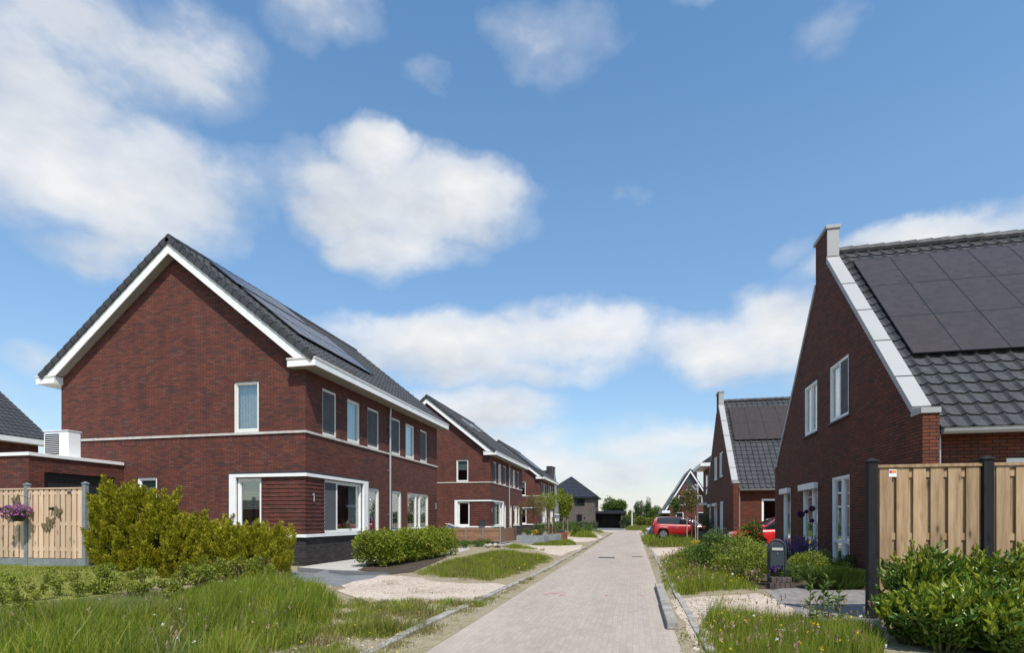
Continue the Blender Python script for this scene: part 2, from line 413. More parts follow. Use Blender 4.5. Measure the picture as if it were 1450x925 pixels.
def tree(name, label, x, y, h, crown_c, crown_r, trunk_r, m, n, L, wr=.55, nb=16, group=None, z=None, size=(.25, .45), cat='tree', low=-.8, lean=0, up=.1):
    z0 = gz(x, y) if z is None else z
    t = thing(name, label, cat, (x, y, z0), group)
    bl = crown_blobs((lean, 0, crown_c), crown_r, nb, size, low)
    foliage('crown', bl, n, L, wr, m, t, up, .9, shell=.6)
    mb = MB(); top = crown_c + crown_r[2] * .5
    mb.tube([(0, 0, -.05), (trunk_r * .3, 0, h * .25), (lean * .6, trunk_r * .5, crown_c), (lean, 0, top)], [trunk_r * 1.25, trunk_r, trunk_r * .65, trunk_r * .25], 8)
    for c, r in bl[:12]:
        s = (lean * .5 + random.uniform(-.02, .02), 0, crown_c - crown_r[2] * random.uniform(.3, .75))
        mb.tube([s, ((s[0] + c[0]) * .5, c[1] * .45, (s[2] + c[2]) * .5 + .08), tuple(c)], [trunk_r * .4, trunk_r * .28, trunk_r * .1], 5)
    mb.build('trunk', 'bark', t)
    return t

# polygons on the ground
def noisy(poly, amp=.08, step=.25):
    out = []
    n = len(poly)
    for i in range(n):
        a, b = Vector((*poly[i], 0)), Vector((*poly[(i + 1) % n], 0)); k = max(1, int((b - a).length / step))
        for j in range(k):
            p = a.lerp(b, j / k); q = noise.noise_vector(Vector((p.x * 2.3, p.y * 2.3, 3.1))) * amp + noise.noise_vector(Vector((p.x * 9, p.y * 9, 1.1))) * amp * .4
            out.append((p.x + q.x, p.y + q.y))
    return out

def patch(name, poly, m, lift, label=None, amp=.1, step=.22, kind='structure'):
    pts = noisy(poly, amp, step) if amp else poly
    tri = tessellate_polygon([[Vector((a, b, 0)) for a, b in pts]])
    mb = MB(); mb.add([(a, b, gz(a, b) + lift) for a, b in pts], [tuple(t) for t in tri])
    o = mb.build(name, m); o['kind'] = kind
    for f in o.data.polygons:
        if f.normal.z < 0: o.data.flip_normals(); break
    return o

def in_poly(P, poly):
    x, y = P[:, 0], P[:, 1]; c = np.zeros(len(P), bool); n = len(poly)
    for i in range(n):
        x0, y0 = poly[i]; x1, y1 = poly[(i + 1) % n]
        k = ((y0 > y) != (y1 > y)) & (x < (x1 - x0) * (y - y0) / (y1 - y0 + 1e-12) + x0); c ^= k
    return c

def clump(P, s=1.3, seed=0.0):
    return np.array([noise.noise(Vector((p[0] * s, p[1] * s, seed))) for p in P])

def scatter(poly, dens, gap=-1.0, s=1.3, seed=0.0):
    poly = np.array(poly); lo, hi = poly.min(0), poly.max(0)
    n = int((hi - lo).prod() * dens); P = rng.uniform(lo, hi, (n, 2)); P = P[in_poly(P, poly)]
    c = clump(P, s, seed) + rng.normal(size=len(P)) * .12
    return P[c > gap], c[c > gap]

def blades(name, P, H, m, width=.007, lean=.35, label=None):
    n = len(P); Z = np.array([gz(a, b) for a, b in P])
    B = np.column_stack([P, Z - .01]); a = rng.uniform(0, 2 * np.pi, n); S = np.column_stack([np.cos(a), np.sin(a), np.zeros(n)])
    b = rng.uniform(0, 2 * np.pi, n); k = lean * rng.random(n) ** .7
    Ld = np.column_stack([np.cos(b) * k + .08, np.sin(b) * k, np.zeros(n)])
    H = H[:, None]; W = width * rng.uniform(.6, 1.4, (n, 1))
    up = np.array([[0, 0, 1.0]])
    mid = B + up * H * .55 + Ld * H * .3; tip = B + up * H * (1 - .3 * k[:, None]) + Ld * H * 1.05
    V = np.stack([B - S * W * .5, B + S * W * .5, mid + S * W * .42, mid - S * W * .42, tip], 1).reshape(-1, 3)
    i = np.arange(n)[:, None] * 5
    Fc = np.concatenate([i + [0, 1, 2], i + [0, 2, 3], i + [3, 2, 4]], 1).reshape(-1, 3)
    o = fast_mesh(name, V, Fc, m); o['kind'] = 'stuff'
    if label: o['label'] = label
    return o

# ================================================================== HOUSES
def window(parent, P, s0, s1, z0, z1, depth, mull=(), trans=(), fw=.075, frame='frame', name='window', blind=None, bm='blind', screens=(), sill=False, shutter=False, door=False):
    mb = MB(); d0, d1 = depth - .085, depth + .01
    e = .002
    mb.pbox(P, s0 + e, s0 + fw, z0 + e, z1 - e, d0, d1); mb.pbox(P, s1 - fw, s1 - e, z0 + e, z1 - e, d0, d1)
    mb.pbox(P, s0 + fw, s1 - fw, z1 - fw, z1 - e, d0 + .002, d1); mb.pbox(P, s0 + fw, s1 - fw, z0 + e, z0 + (fw * 1.2 if not door else .14), d0 + .002, d1)
    for m_ in mull: mb.pbox(P, m_ - fw * .5, m_ + fw * .5, z0 + fw * 1.2, z1 - fw, d0 + .004, d1)
    for m_ in trans: mb.pbox(P, s0 + fw, s1 - fw, m_ - fw * .5, m_ + fw * .5, d0 + .006, d1)
    w = mb.build(name, frame, parent, bevel=0)
    xs = [s0 + fw, *mull, s1 - fw]
    gm = MB(); gm.pbox(P, s0 + fw * .8, s1 - fw * .8, z0 + fw, z1 - fw * .8, depth - .03, depth - .018)
    gm.build('pane', 'glass', w)
    # inner sash line
    sm = MB()
    for a, b in zip(xs, xs[1:]):
        a2, b2 = a + (0 if a == xs[0] else fw * .5), b - (0 if b == xs[-1] else fw * .5)
        for q in ((a2, a2 + .03, z0 + fw, z1 - fw), (b2 - .03, b2, z0 + fw, z1 - fw), (a2 + .03, b2 - .03, z1 - fw - .03, z1 - fw), (a2 + .03, b2 - .03, z0 + fw, z0 + fw + .05)):
            sm.pbox(P, *q, d0 + .03, depth - .012)
    sm.build('sash', frame, w)
    for i in screens:
        a, b = xs[i], xs[i + 1]; q = MB(); q.pbox(P, a + .012, b - .012, z0 + fw + .01, z1 - fw - .01, d0 + .012, d0 + .02); q.build('insect_screen', 'screen', w)
    if blind:
        for (a, b, zb, zt) in blind:
            q = MB(); n = max(2, int((b - a) / .05)) if bm == 'curtain' else 1
            if bm == 'curtain':
                for k in range(n):
                    x0, x1 = a + (b - a) * k / n, a + (b - a) * (k + 1) / n; o = .03 * (k % 2)
                    q.add([P(x0, zb, depth + .08 + o), P(x1, zb, depth + .08 + .03 - o), P(x1, zt, depth + .08 + .03 - o), P(x0, zt, depth + .08 + o)], [(0, 1, 2, 3)])
                q.build('curtain', 'curtain', w)
            elif bm == 'slats':
                k = zb
                while k < zt: q.pbox(P, a, b, k, k + .03, depth + .05, depth + .07); k += .05
                q.build('venetian_blind', 'blind', w)
            else: q.pbox(P, a, b, zb, zt, depth + .06, depth + .066); q.build('blind', 'blind', w)
    if sill:
        q = MB(); q.pbox(P, s0 - .04, s1 + .04, z0 - .05, z0 - .002, -.05, d0 - .002); q.build('sill', 'lead' if sill == 2 else frame, w)
    if shutter:
        q = MB(); q.pbox(P, s0 - .05, s1 + .05, z1 - .16, z1 + .02, -.13, -.002); q.build('shutter_box', 'white', w, bevel=.02)
    return w

def tile_field(mb, P, W, S, tw=.3, tl=.34, ns=8, a=.04, step=.03):
    """interlocking pantiles: P(along ridge, up slope, height)"""
    nx = max(1, round(W / tw)); ny = max(1, round(S / tl)); tw = W / nx; tl = S / ny
    pr = []
    for i in range(nx):
        for k in range(ns):
            t = k / ns; h = a * math.exp(-((t - .72) / .13) ** 2) + a * .12 * math.cos(t * 6.28)
            pr.append(((i + t) * tw, h))
    pr.append((W, pr[0][1])); n = len(pr)
    vs = []; fs = []
    for j in range(ny):
        y0, y1 = j * tl - .02, (j + 1) * tl
        jit = random.uniform(-.003, .003)
        b = len(vs)
        vs += [P(x, y0, h + .0 + jit) for x, h in pr]                 # bottom lip of the riser
        vs += [P(x, y0, h + step + jit) for x, h in pr]
        vs += [P(x, y1, h + .004) for x, h in pr]
        for k in range(n - 1):
            fs.append((b + k, b + k + 1, b + n + k + 1, b + n + k)); fs.append((b + n + k, b + n + k + 1, b + 2 * n + k + 1, b + 2 * n + k))
    mb.add(vs, fs)

def solar(parent, P, u0, u1, v0, v1, m='panel', off=.1):
    q = MB(); q.pbox(lambda a, b, c: P(a, b, c), u0 + .012, u1 - .012, v0 + .012, v1 - .012, off, off + .035)
    o = q.build('solar_panel', m, parent)
    f = MB(); t = .014
    for r_ in ((u0 + .004, u1 - .004, v0 + .002, v0 + t), (u0 + .004, u1 - .004, v1 - t, v1 - .002), (u0 + .004, u0 + t, v0 + t, v1 - t), (u1 - t, u1 - .004, v0 + t, v1 - t)):
        f.pbox(P, *r_, off - .003, off + .038)
    f.build('panel_frame', 'panel_edge' if m == 'panel' else 'black', o)
    return o

def digit(P, ch, s, z, h=.24):
    """house numbers from strokes"""
    st = {'1': [((.55, 0), (.55, 1)), ((.2, .78), (.55, 1))], '3': [((.1, 1), (.6, 1)), ((.6, 1), (.6, .53)), ((.2, .52), (.6, .52)), ((.6, .5), (.6, 0)), ((.1, 0), (.6, 0))],
          '5': [((.6, 1), (.12, 1)), ((.12, 1), (.12, .55)), ((.12, .55), (.6, .52)), ((.6, .52), (.6, 0)), ((.6, 0), (.1, 0))], '7': [((.1, 1), (.65, 1)), ((.65, 1), (.3, 0))],
          '9': [((.6, 0), (.6, 1)), ((.6, 1), (.12, 1)), ((.12, 1), (.12, .5)), ((.12, .5), (.6, .5))]}[ch]
    mb = MB()
    for (a, b), (c, d) in st: mb.tube([P(s + a * h, z + b * h, -.03), P(s + c * h, z + d * h, -.03)], .02, 6)
    return mb

def house_left(x, y, label, nums, solar_rows=(), skylight=False, low_window=True, far=False, screens=True, box_at_gable=False):
    H = thing('semi_detached_house', label, 'house', (x, y, 0), 'brick semi-detached houses on the left side of the street')
    D, W = 11.35, 9.3                      # along the street, across
    Pg = lambda s, z, d: (s, d, z)         # gable to the viewer, inward +Y
    Pf = lambda s, z, d: (-d, s, z)        # street front, inward -X
    Pb = lambda s, z, d: (-W + d, s, z)
    Pe = lambda s, z, d: (s, D - d, z)
    ridge = (-4.68, 10.22); pl = .9
    slope = lambda sx: 6.12 + (10.22 - 6.12) * (1 - abs(sx - ridge[0]) / 5.1)
    zl, z0 = slope(-W), slope(0)
    gp = [(-W, pl), (-W, zl), ridge, (0, z0), (0, pl)]
    g_holes = [(-2.52, -1.62, 4.14, 5.73), (-2.4, -1.53, .97, 2.71)] + ([(-6.19, -5.4, 1.0, 2.8)] if low_window else [])
    f_up = [(.93, 1.8), (2.49, 3.4), (3.97, 4.93), (6.05, 6.95), (7.47, 8.46), (9.13, 10.02)]
    doors = [(4.08, 4.96, .06, 2.62), (6.11, 7.06, .06, 2.62)]
    f_holes = [(a, b, 4.14, 5.65) for a, b in f_up] + [(1.05, 3.55, .97, 2.71), (doors[0][0], doors[0][1], pl, 2.62), (doors[1][0], doors[1][1], pl, 2.62), (7.66, 10.21, .95, 2.62)]
    # walls: the door openings run through the plinth as well, so they touch the lower edge
    def front(lo, hi, holes): return [(0, lo), (0, hi), (D, hi), (D, lo)]
    mb = MB(); mb.wall(Pg, gp, g_holes, .14)
    fo = [(0, pl), (0, z0), (D, z0), (D, pl), (doors[1][1], pl), (doors[1][1], 2.62), (doors[1][0], 2.62), (doors[1][0], pl), (doors[0][1], pl), (doors[0][1], 2.62), (doors[0][0], 2.62), (doors[0][0], pl)]
    mb.wall(Pf, fo, [h for h in f_holes if h[2] != pl], .14)
    for a, b, _, t in doors:
        for q in ((a, pl, a, t), (a, t, b, t), (b, t, b, pl)): mb.add([Pf(q[0], q[1], 0), Pf(q[2], q[3], 0), Pf(q[2], q[3], .14), Pf(q[0], q[1], .14)], [(0, 1, 2, 3)])
    mb.wall(Pb, [(0, pl), (0, zl), (D, zl), (D, pl)], [], .1); mb.wall(Pe, gp, [], .1)
    mb.build('wall', 'brick', H)
    q = MB()
    q.box(-W, -.142, .004, .1, -.3, pl)
    for a, b in ((.004, doors[0][0]), (doors[0][1], doors[1][0]), (doors[1][1], D - .004)): q.box(-.14, -.004, a, b, -.3, pl)
    q.box(-W, -.14, D - .1, D - .004, -.3, pl); q.box(-W, -W + .1, .1, D - .1, -.3, pl)
    q.build('plinth', 'plinth', H)
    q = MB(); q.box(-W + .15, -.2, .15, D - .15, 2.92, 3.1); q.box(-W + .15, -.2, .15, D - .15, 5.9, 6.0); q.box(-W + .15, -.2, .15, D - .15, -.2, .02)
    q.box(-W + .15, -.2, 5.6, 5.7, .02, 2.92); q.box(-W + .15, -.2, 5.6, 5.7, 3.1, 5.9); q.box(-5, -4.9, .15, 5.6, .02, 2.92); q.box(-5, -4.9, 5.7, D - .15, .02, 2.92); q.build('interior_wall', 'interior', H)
    # bands
    q = MB(); q.box(-W, .045, -.045, -.001, 4.06, 4.13); q.box(.001, .045, 0, D + .02, 4.061, 4.129); q.build('string_course', 'stone', H)
    q = MB(); q.box(-W, .004, -.004, -.0005, 3.86, 4.06); q.box(.0005, .004, 0, D, 3.861, 4.059); q.build('soldier_course', 'brick', H, swap=True)
    q = MB()
    for a, b, zz0, zz1 in ((-2.63, .075, 2.73, 2.83), (-2.4, .075, .87, .965)):
        q.box(a, b, -.075, -.001, zz0, zz1); q.box(.001, .075, 0, 3.9, zz0 + .001, zz1 - .001)
    q.box(-2.63, -2.401, -.075, -.001, .87, 2.729); q.box(.001, .075, 3.552, 3.9, .966, 2.731)
    q.build('white_surround', 'white', H, bevel=.006)
    q = MB(); q.box(-2.63, .05, -.05, -.001, 2.831, 2.9); q.box(.001, .05, 0, 3.9, 2.831, 2.899); q.build('lead_strip', 'lead', H)
    q = MB(); q2 = MB(); k = 1.0
    while k < 2.72:
        q.box(-1.52, .014, -.014, -.0005, k, k + .06); q.box(.0005, .014, 0, 1.04, k, k + .06)
        q2.box(.0005, .012, 10.3, D, k, k + .06)
        k += .125
    q.build('ribbed_brickwork', 'brick', H); q2.build('ribbed_brickwork', 'brick', H)
    # windows
    window(H, Pg, *g_holes[0], .12, blind=[(-2.44, -1.7, 4.22, 5.6)] if not far else [(-2.45, -1.7, 5.0, 5.66)], bm='curtain' if not far else 'blind')  # near gable: full curtain added to lighten the pane, standing for its pale reflection
    window(H, Pg, *g_holes[1], .12, frame='white', blind=[(-2.33, -1.6, 1.75, 2.64)] if not far else None, bm='slats')
    if low_window: window(H, Pg, *g_holes[2], .12, frame='white', blind=[(-6.1, -5.5, 2.2, 2.75)])
    for i, (a, b) in enumerate(f_up):
        window(H, Pf, a, b, 4.14, 5.65, .12, screens=(0,) if screens and i in (0, 2, 3, 5) else (), blind=[(a + .08, b - .08, 4.2, 5.6)] if i in (1, 4) else None, bm='curtain')
    window(H, Pf, *f_holes[6], .12, mull=(1.86,), frame='white', screens=(0,), blind=[(2.9, 3.45, 1.05, 2.62)], bm='curtain')
    for i, (a, b, z0_, z1_) in enumerate(doors):
        w = window(H, Pf, a, b, z0_, z1_, .12, fw=.1, trans=(.95,) if i else (), name='front_door', door=True, blind=[(a + .12, b - .12, .3, 2.4)] if i == 0 else None, bm='slats')
        q = MB(); q.tube([Pf(a + .14, 1.0, .02), Pf(a + .14, 1.0, -.02), Pf(a + .26, 1.0, -.02)], .012); q.build('handle', 'zinc', w)
    window(H, Pf, *f_holes[9], .12, mull=(8.75, 9.2), blind=[(9.3, 10.1, 1.05, 2.5)], bm='curtain', sill=True)
    # eaves boxes
    ez0, ez1 = 6.0, 6.24
    q = MB(); q.box(-.02, .52, -.3, D + .3, ez0, ez1); q.box(-.42, -.02, -.3, -.002, ez0, ez1); q.build('eaves_box', 'white', H); q = MB()
    q.box(-W - .7, -W + .02, -.3, D + .3, ez0, ez1); q.box(-W + .02, -W + .08, -.3, -.002, ez0, ez1)
    q.build('eaves_box', 'white', H)
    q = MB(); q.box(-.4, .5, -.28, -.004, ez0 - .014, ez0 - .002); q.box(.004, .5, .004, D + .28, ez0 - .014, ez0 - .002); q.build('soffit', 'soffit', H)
    q = MB(); q.box(-.44, .54, -.32, -.31 + .012, ez1 - .03, ez1 + .02); q.box(.521, .54, -.3, D + .3, ez1 - .03, ez1 + .02); q.build('gutter_lip', 'cream', H); q = MB(); q.box(-W - .72, -W + .09, -.32, -.302, ez1 - .03, ez1 + .02); q.build('gutter_lip', 'cream', H)
    q = MB(); q.tube([(.1, 5.76, 6.0), (.1, 5.76, 5.93), (.075, 5.76, 5.6), (.075, 5.76, .3)], .042, 8)
    for zz in (5.2, 3.4, 1.6): q.box(-.001, .08, 5.7, 5.82, zz, zz + .03)
    q.build('downpipe', 'zinc', H, smooth=False)
    # roof
    U = math.hypot(5.13, 4.1); cs, sn = 5.13 / U, 4.1 / U
    Pr = lambda u, v, h: (.45 - v * cs + h * sn, -.3 + u, 6.27 + v * sn + h * cs)
    Pl = lambda u, v, h: (-9.36 - .45 + v * cs - h * sn, -.3 + u, 6.27 + v * sn + h * cs)
    L = D + .6
    q = MB(); q.pbox(Pr, .03, L - .03, 0, U, -.14, -.02); q.pbox(Pl, .03, L - .03, 0, U, -.14, -.02); q.build('roof_deck', 'tile_far', H)
    q = MB(); tile_field(q, Pr, L, U - .03, ns=8 if not far else 6); q.build('roof_tiles', 'tile', H, normals=False)
    q = MB(); tile_field(q, Pl, L, U - .03, ns=4); q.build('roof_tiles', 'tile', H, normals=False)
    q = MB(); n = 36
    for k in range(n):
        a0 = -.3 + L * k / n; a1 = -.3 + L * (k + 1) / n + .02
        q.tube([(-4.68, a0, 10.37 + .012), (-4.68, a1, 10.37)], .11, 10)
    q.build('ridge_tiles', 'tile', H)
    for end in (0, 1):
        yy = -.3 if end == 0 else D + .3
        o = (-1 if end == 0 else 1)
        q = MB()
        for Px in (Pr, Pl):
            n = 19
            for k in range(n):
                v0, v1 = U * k / n - .02, U * (k + 1) / n
                f = lambda a, b, c, Px=Px: Px((a if end == 0 else L - a), b, c)
                q.add([f(-.05, v0, -.13), f(.02, v0, -.13), f(.02, v1, -.145), f(-.05, v1, -.145), f(-.05, v0, .075), f(.1, v0, .075), f(.1, v1, .045), f(-.05, v1, .045)],
                      [(0, 3, 2, 1), (4, 5, 6, 7), (0, 1, 5, 4), (1, 2, 6, 5), (2, 3, 7, 6), (3, 0, 4, 7)])
        q.build('verge_tiles', 'tile', H)
        q = MB()
        for sgn, x0 in ((1, .45), (-1, -9.36 - .45)):
            xe = x0 - sgn * .42; pts = [(x0 - sgn * .1, 6.22), (x0 - sgn * .1 - sgn * .02, 6.24), (-4.68, 10.2), (-4.68, 9.87), (x0 - sgn * .62, 6.24)]
            yb = yy if end == 0 else yy - .03
            q.prism(lambda a, b, c: (a, c, b), pts, yb, yb + .03)
        q.build('barge_board', 'white', H)
        if end == 0:
            q = MB()
            for sgn, x0 in ((1, .45), (-1, -9.36 - .45)):
                q.add([(x0 - sgn * .6, -.27, 6.26), (-4.68, -.27, 9.89), (-4.68, 0, 9.89), (x0 - sgn * .6, 0, 6.26)], [(0, 1, 2, 3)])
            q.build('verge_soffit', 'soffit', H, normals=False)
    for (u0, n, w_, v0, v1) in solar_rows:
        for k in range(n): solar(H, Pr, u0 + k * w_, u0 + (k + 1) * w_, v0, v1, 'panel_blue')
    if skylight:
        for u0 in (4.4, 6.6):
            q = MB(); q.pbox(Pr, u0, u0 + .8, 3.9, 5.0, .02, .11); s_ = q.build('skylight', 'zinc', H); q = MB(); q.pbox(Pr, u0 + .08, u0 + .72, 4.0, 4.9, .111, .118); q.build('pane', 'panel_blue', s_)
    for ch, s in zip(nums, (.28, D - .35)):
        digit(Pf, ch, s, 1.98).build('house_number', 'zinc', H)
    q = MB(); q.tube([Pf(3.98, 2.25, 0), Pf(3.98, 2.25, -.1), Pf(3.98, 2.18, -.1)], .02, 6); q.ball(Pf(3.98, 2.14, -.1), .045); q.build('wall_lamp', 'zinc', H)
    return H

house_left(-9.74, 14.85, 'nearest red-brown brick house with number 1 at its corner and rows of blue-black solar panels', '13',
           [(1.08, 5, 1.03, 1.62, 2.97), (1.08, 5, 1.03, 3.0, 4.35), (1.08, 4, 1.03, 4.56, 6.18)])
house_left(-9.95, 37.5, 'second red-brown brick house on the left with skylights, behind the low brown wooden fence', '57', skylight=True, low_window=False, far=True)
house_left(-10.25, 60.2, 'third and farthest red-brown brick house on the left, behind the stone planters', '93', [(1.5, 6, 1.03, 1.62, 3.2), (1.5, 6, 1.03, 3.3, 4.9)], low_window=False, far=True)

M['pale_grey_brick'] = brick_mat('pale_grey_brick', [(0, (.26, .25, .23)), (1, (.34, .33, .31))], (.3, .29, .27))
def house_right(name, label, x, y, z, sx=1, brick='brick_right', rows=(0, 1, 2), pm='panel', far=False, group=None, ncol=6, cop='coping'):
    H = thing(name, label, 'house', (x, y, z), group)
    W, LN = 10.43, 10.0
    Pg = lambda s, z_, d: (sx * d, s, z_)
    Ps = lambda s, z_, d: (sx * s, .25 + d, z_)
    sl = 1.064; zc = lambda s: 2.865 + sl * s
    c0, c1, ct = 4.9, 5.85, 8.98
    poly = [(0, 0), (0, 3.16), (.277, 3.16), (c0, zc(c0)), (c0, ct), (c1, ct), (c1, zc(W - c1)), (W - .277, 3.16), (W, 3.16), (W, 0)]
    doors = [(8.39, 9.31, .06, 2.3)]
    holes = [(3.43, 4.74, 3.78, 5.26), (5.73, 6.91, 3.75, 5.22), (3.37, 4.58, .1, 2.36), (5.68, 7.08, .1, 2.3), (8.39, 9.31, .06, 2.3)]
    mb = MB(); mb.wall(Pg, poly, holes, .12)
    mb.wall(Ps, [(.27, -.2), (.27, 3.0), (LN, 3.0), (LN, -.2)], [(1.42, 2.95, .85, 2.36)], .12)
    mb.wall(lambda s, z_, d: (sx * s, W - .25, z_), [(.33, -.2), (.33, 3.0), (LN, 3.0), (LN, -.2)], [], .1)
    mb.wall(lambda s, z_, d: (sx * LN, s, z_), [(.25, 0), (.25, 3.0), (W / 2, 8.2), (W - .25, 3.0), (W - .25, 0)], [], .1)
    B = lambda a, b, c, d, e, f: mb.box(min(sx * a, sx * b), max(sx * a, sx * b), c, d, e, f)
    B(.003, .27, .0, .25, -.2, 3.158); B(.003, .27, W - .25, W, -.2, 3.158)
    mb.build('wall', brick, H)
    q = MB(); q.box(min(sx * .004, sx * .33), max(sx * .004, sx * .262), c0, c1, 7.6, ct - .002); q.build('chimney', brick, H)
    if cop == 'plinth':
        q = MB(); q.box(-1.15, -.34, c0 - .06, c1 + .06, 7.6, ct + .2); q.build('chimney', 'plinth', H)
    q = MB()
    q.add([(sx * .34, c, 0 + e) for c, e in ((.26, -.2), (W - .26, -.2), (W - .26, 2.9), (W / 2, 8.3), (.26, 2.9))], [(0, 1, 2, 3, 4)]) if False else None
    X_ = lambda a, b, c, d, e, f: q.box(min(sx * a, sx * b), max(sx * a, sx * b), c, d, e, f)
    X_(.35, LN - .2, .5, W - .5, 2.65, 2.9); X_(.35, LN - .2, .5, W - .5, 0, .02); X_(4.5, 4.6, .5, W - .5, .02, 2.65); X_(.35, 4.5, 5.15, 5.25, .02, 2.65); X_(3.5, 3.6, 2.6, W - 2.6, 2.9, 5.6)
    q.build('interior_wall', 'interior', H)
    # coping
    q = MB(); th = .17
    PC = lambda a, b, c: (sx * c, a, b)
    A0, A1 = -.03, .285
    q.prism(PC, [(-.03, 3.161), (.277, 3.161), (.36, 3.161 + .0), (.34, 3.30), (-.03, 3.26)], A0, A1)
    q.prism(PC, [(.36, zc(.36)), (c0 - .002, zc(c0)), (c0 - .002, zc(c0) + th), (.30, zc(.30) + th)], A0, A1)
    q.prism(PC, [(W - .36, zc(.36)), (c1 + .002, zc(W - c1)), (c1 + .002, zc(W - c1) + th), (W - .30, zc(.30) + th)], A0, A1)
    q.prism(PC, [(W + .03, 3.161), (W - .277, 3.161), (W - .36, 3.161), (W - .34, 3.30), (W + .03, 3.26)], A0, A1)
    q.prism(PC, [(c0 - .06, ct), (c1 + .06, ct), (c1 + .06, ct + .09), (c0 - .06, ct + .09)], A0 - .02, A1 + .02)
    q.build('coping', cop, H, bevel=.006)
    q = MB(); q.prism(PC, [(c0 - .03, zc(c0) + th + .002), (c0 - .001, zc(c0) + th + .002), (c0 - .001, ct - .001), (c0 - .03, ct - .001)], A0 + .02, A1 - .01); q.build('chimney_cladding', cop, H)
    q = MB(); Ls = (c0 - .3) * math.hypot(1, sl)
    for k in range(1, 5):
        s_ = .3 + (c0 - .3) * (k - .3) / 4.9
        q.prism(PC, [(s_, zc(s_) + th + .0), (s_ + .014, zc(s_ + .014) + th), (s_ + .014, zc(s_ + .014) + th + .012), (s_, zc(s_) + th + .012)], A0 - .003, A1 + .003)
    q.build('coping_joint', 'lead', H)
    # roof
    U = math.hypot(W / 2, W / 2 * sl); cs, sn = 1 / math.hypot(1, sl), sl / math.hypot(1, sl)
    Pr = lambda u, v, h: (sx * (.28 + u), .01 + v * cs - h * sn, 2.9 + v * sn + h * cs)
    Pl = lambda u, v, h: (sx * (.28 + u), W - .01 - v * cs + h * sn, 2.9 + v * sn + h * cs)
    q = MB(); q.pbox(Pr, 0, LN - .3, .02, U, -.16, -.03); q.pbox(Pl, 0, LN - .3, .02, U, -.16, -.03); q.build('roof_deck', 'tile_far', H)
    q = MB(); tile_field(q, Pr, LN - .3, U - .02, tw=.285, tl=.335, ns=10 if not far else 6, a=.05, step=.035); q.build('roof_tiles', 'tile', H, normals=False, smooth=False)
    q = MB(); tile_field(q, Pl, LN - .3, U - .02, ns=4); q.build('roof_tiles', 'tile', H, normals=False)
    q = MB(); n = 26; zr = 2.9 + U * sn + .03
    for k in range(n):
        a0 = .3 + (LN - .3) * k / n; a1 = .3 + (LN - .3) * (k + 1) / n + .03
        q.tube([(sx * a0, W / 2, zr), (sx * a1, W / 2, zr + .015)], [.115, .125], 10)
    q.build('ridge_tiles', 'tile', H)
    q = MB(); gy, gzz = -.02, 2.86
    n = 9
    prof = [(gy + .075 * math.cos(math.pi + math.pi * k / (n - 1)), gzz + .085 * math.sin(math.pi + math.pi * k / (n - 1))) for k in range(n)] + [(gy + .085, gzz + .025), (gy + .06, gzz + .005), (gy - .06, gzz + .005), (gy - .09, gzz + .02)]
    q.prism(lambda a, b, c: (sx * c, a, b), prof, .3, LN - .02); q.build('gutter', 'zinc', H)
    q = MB(); q.tube([(sx * .32, .12, 2.8), (sx * .32, .12, .02)], .028, 8); q.build('downpipe', 'zinc', H)
    # openings
    w_ = dict(frame='white')
    window(H, Pg, *holes[0], .1, mull=(4.05,), blind=[(4.12, 4.66, 3.85, 5.18)], bm='slats', screens=(0,), sill=2, **w_)
    window(H, Pg, *holes[1], .1, mull=(6.3,), blind=[(5.8, 6.24, 3.8, 5.15)], bm='slats', sill=2, **w_)
    window(H, Pg, *holes[2], .1, mull=(3.9,), trans=(.72,), blind=[(3.95, 4.5, .82, 2.28)], bm='curtain', **w_)
    window(H, Pg, *holes[3], .1, mull=(6.2,), trans=(.72,), shutter=True, blind=[(6.3, 7.0, .82, 2.2)], bm='slats', **w_)
    window(H, Pg, *holes[4], .1, fw=.11, name='front_door', door=True, shutter=True, blind=[(8.5, 9.2, .2, 2.2)], **w_)
    window(H, Ps, 1.42, 2.95, .85, 2.36, .1, mull=(2.3,), **w_)
    for r_ in rows:
        v0 = 2.27 + 1.53 * r_
        for k in range(ncol): solar(H, Pr, .22 + .85 * k, .22 + .85 * (k + 1), v0, v0 + 1.53, pm, .09)
    return H

gr = 'brick houses with metal-capped gables'
house_right('detached_house', 'near right brick house with pale-capped gable and three rows of solar panels', 5.0, 11.09, .14, group=gr)
house_right('detached_house', 'second right brick house with two rows of solar panels, behind the bright red hatchback', 5.0, 30.1, .14, rows=(1, 2), far=True, group=gr, ncol=5)
house_right('grey_house', 'far grey gabled house with a dark chimney behind the last red-brown brick house', -11.2, 73.2, 0, sx=-1, brick='pale_grey_brick', rows=(1, 2), pm='panel_blue', far=True, cop='plinth')

# ---- ribs of projecting brick on the near right gable
def simple_window(parent, P, s0, s1, z0, z1, frame='white', depth=.0, glassm='darkdoor', mull=()):
    q = MB(); f = .08
    q.pbox(P, s0, s1, z0, z0 + f, -.03, .05); q.pbox(P, s0, s1, z1 - f, z1, -.03, .05); q.pbox(P, s0, s0 + f, z0 + f, z1 - f, -.03, .05); q.pbox(P, s1 - f, s1, z0 + f, z1 - f, -.03, .05)
    for m_ in mull: q.pbox(P, m_ - .04, m_ + .04, z0 + f, z1 - f, -.028, .05)
    w = q.build('window', frame, parent)
    q = MB(); q.pbox(P, s0 + f, s1 - f, z0 + f, z1 - f, -.012, -.004); q.build('pane', 'pane_dark', w)
    return w
def dark_glass():
    m = bpy.data.materials.new('dark_reflecting_glass'); t = NT(m)
    t.out(t.bsdf((.012, .015, .018, 1), .03, .8)); return m
M['pane_dark'] = dark_glass()

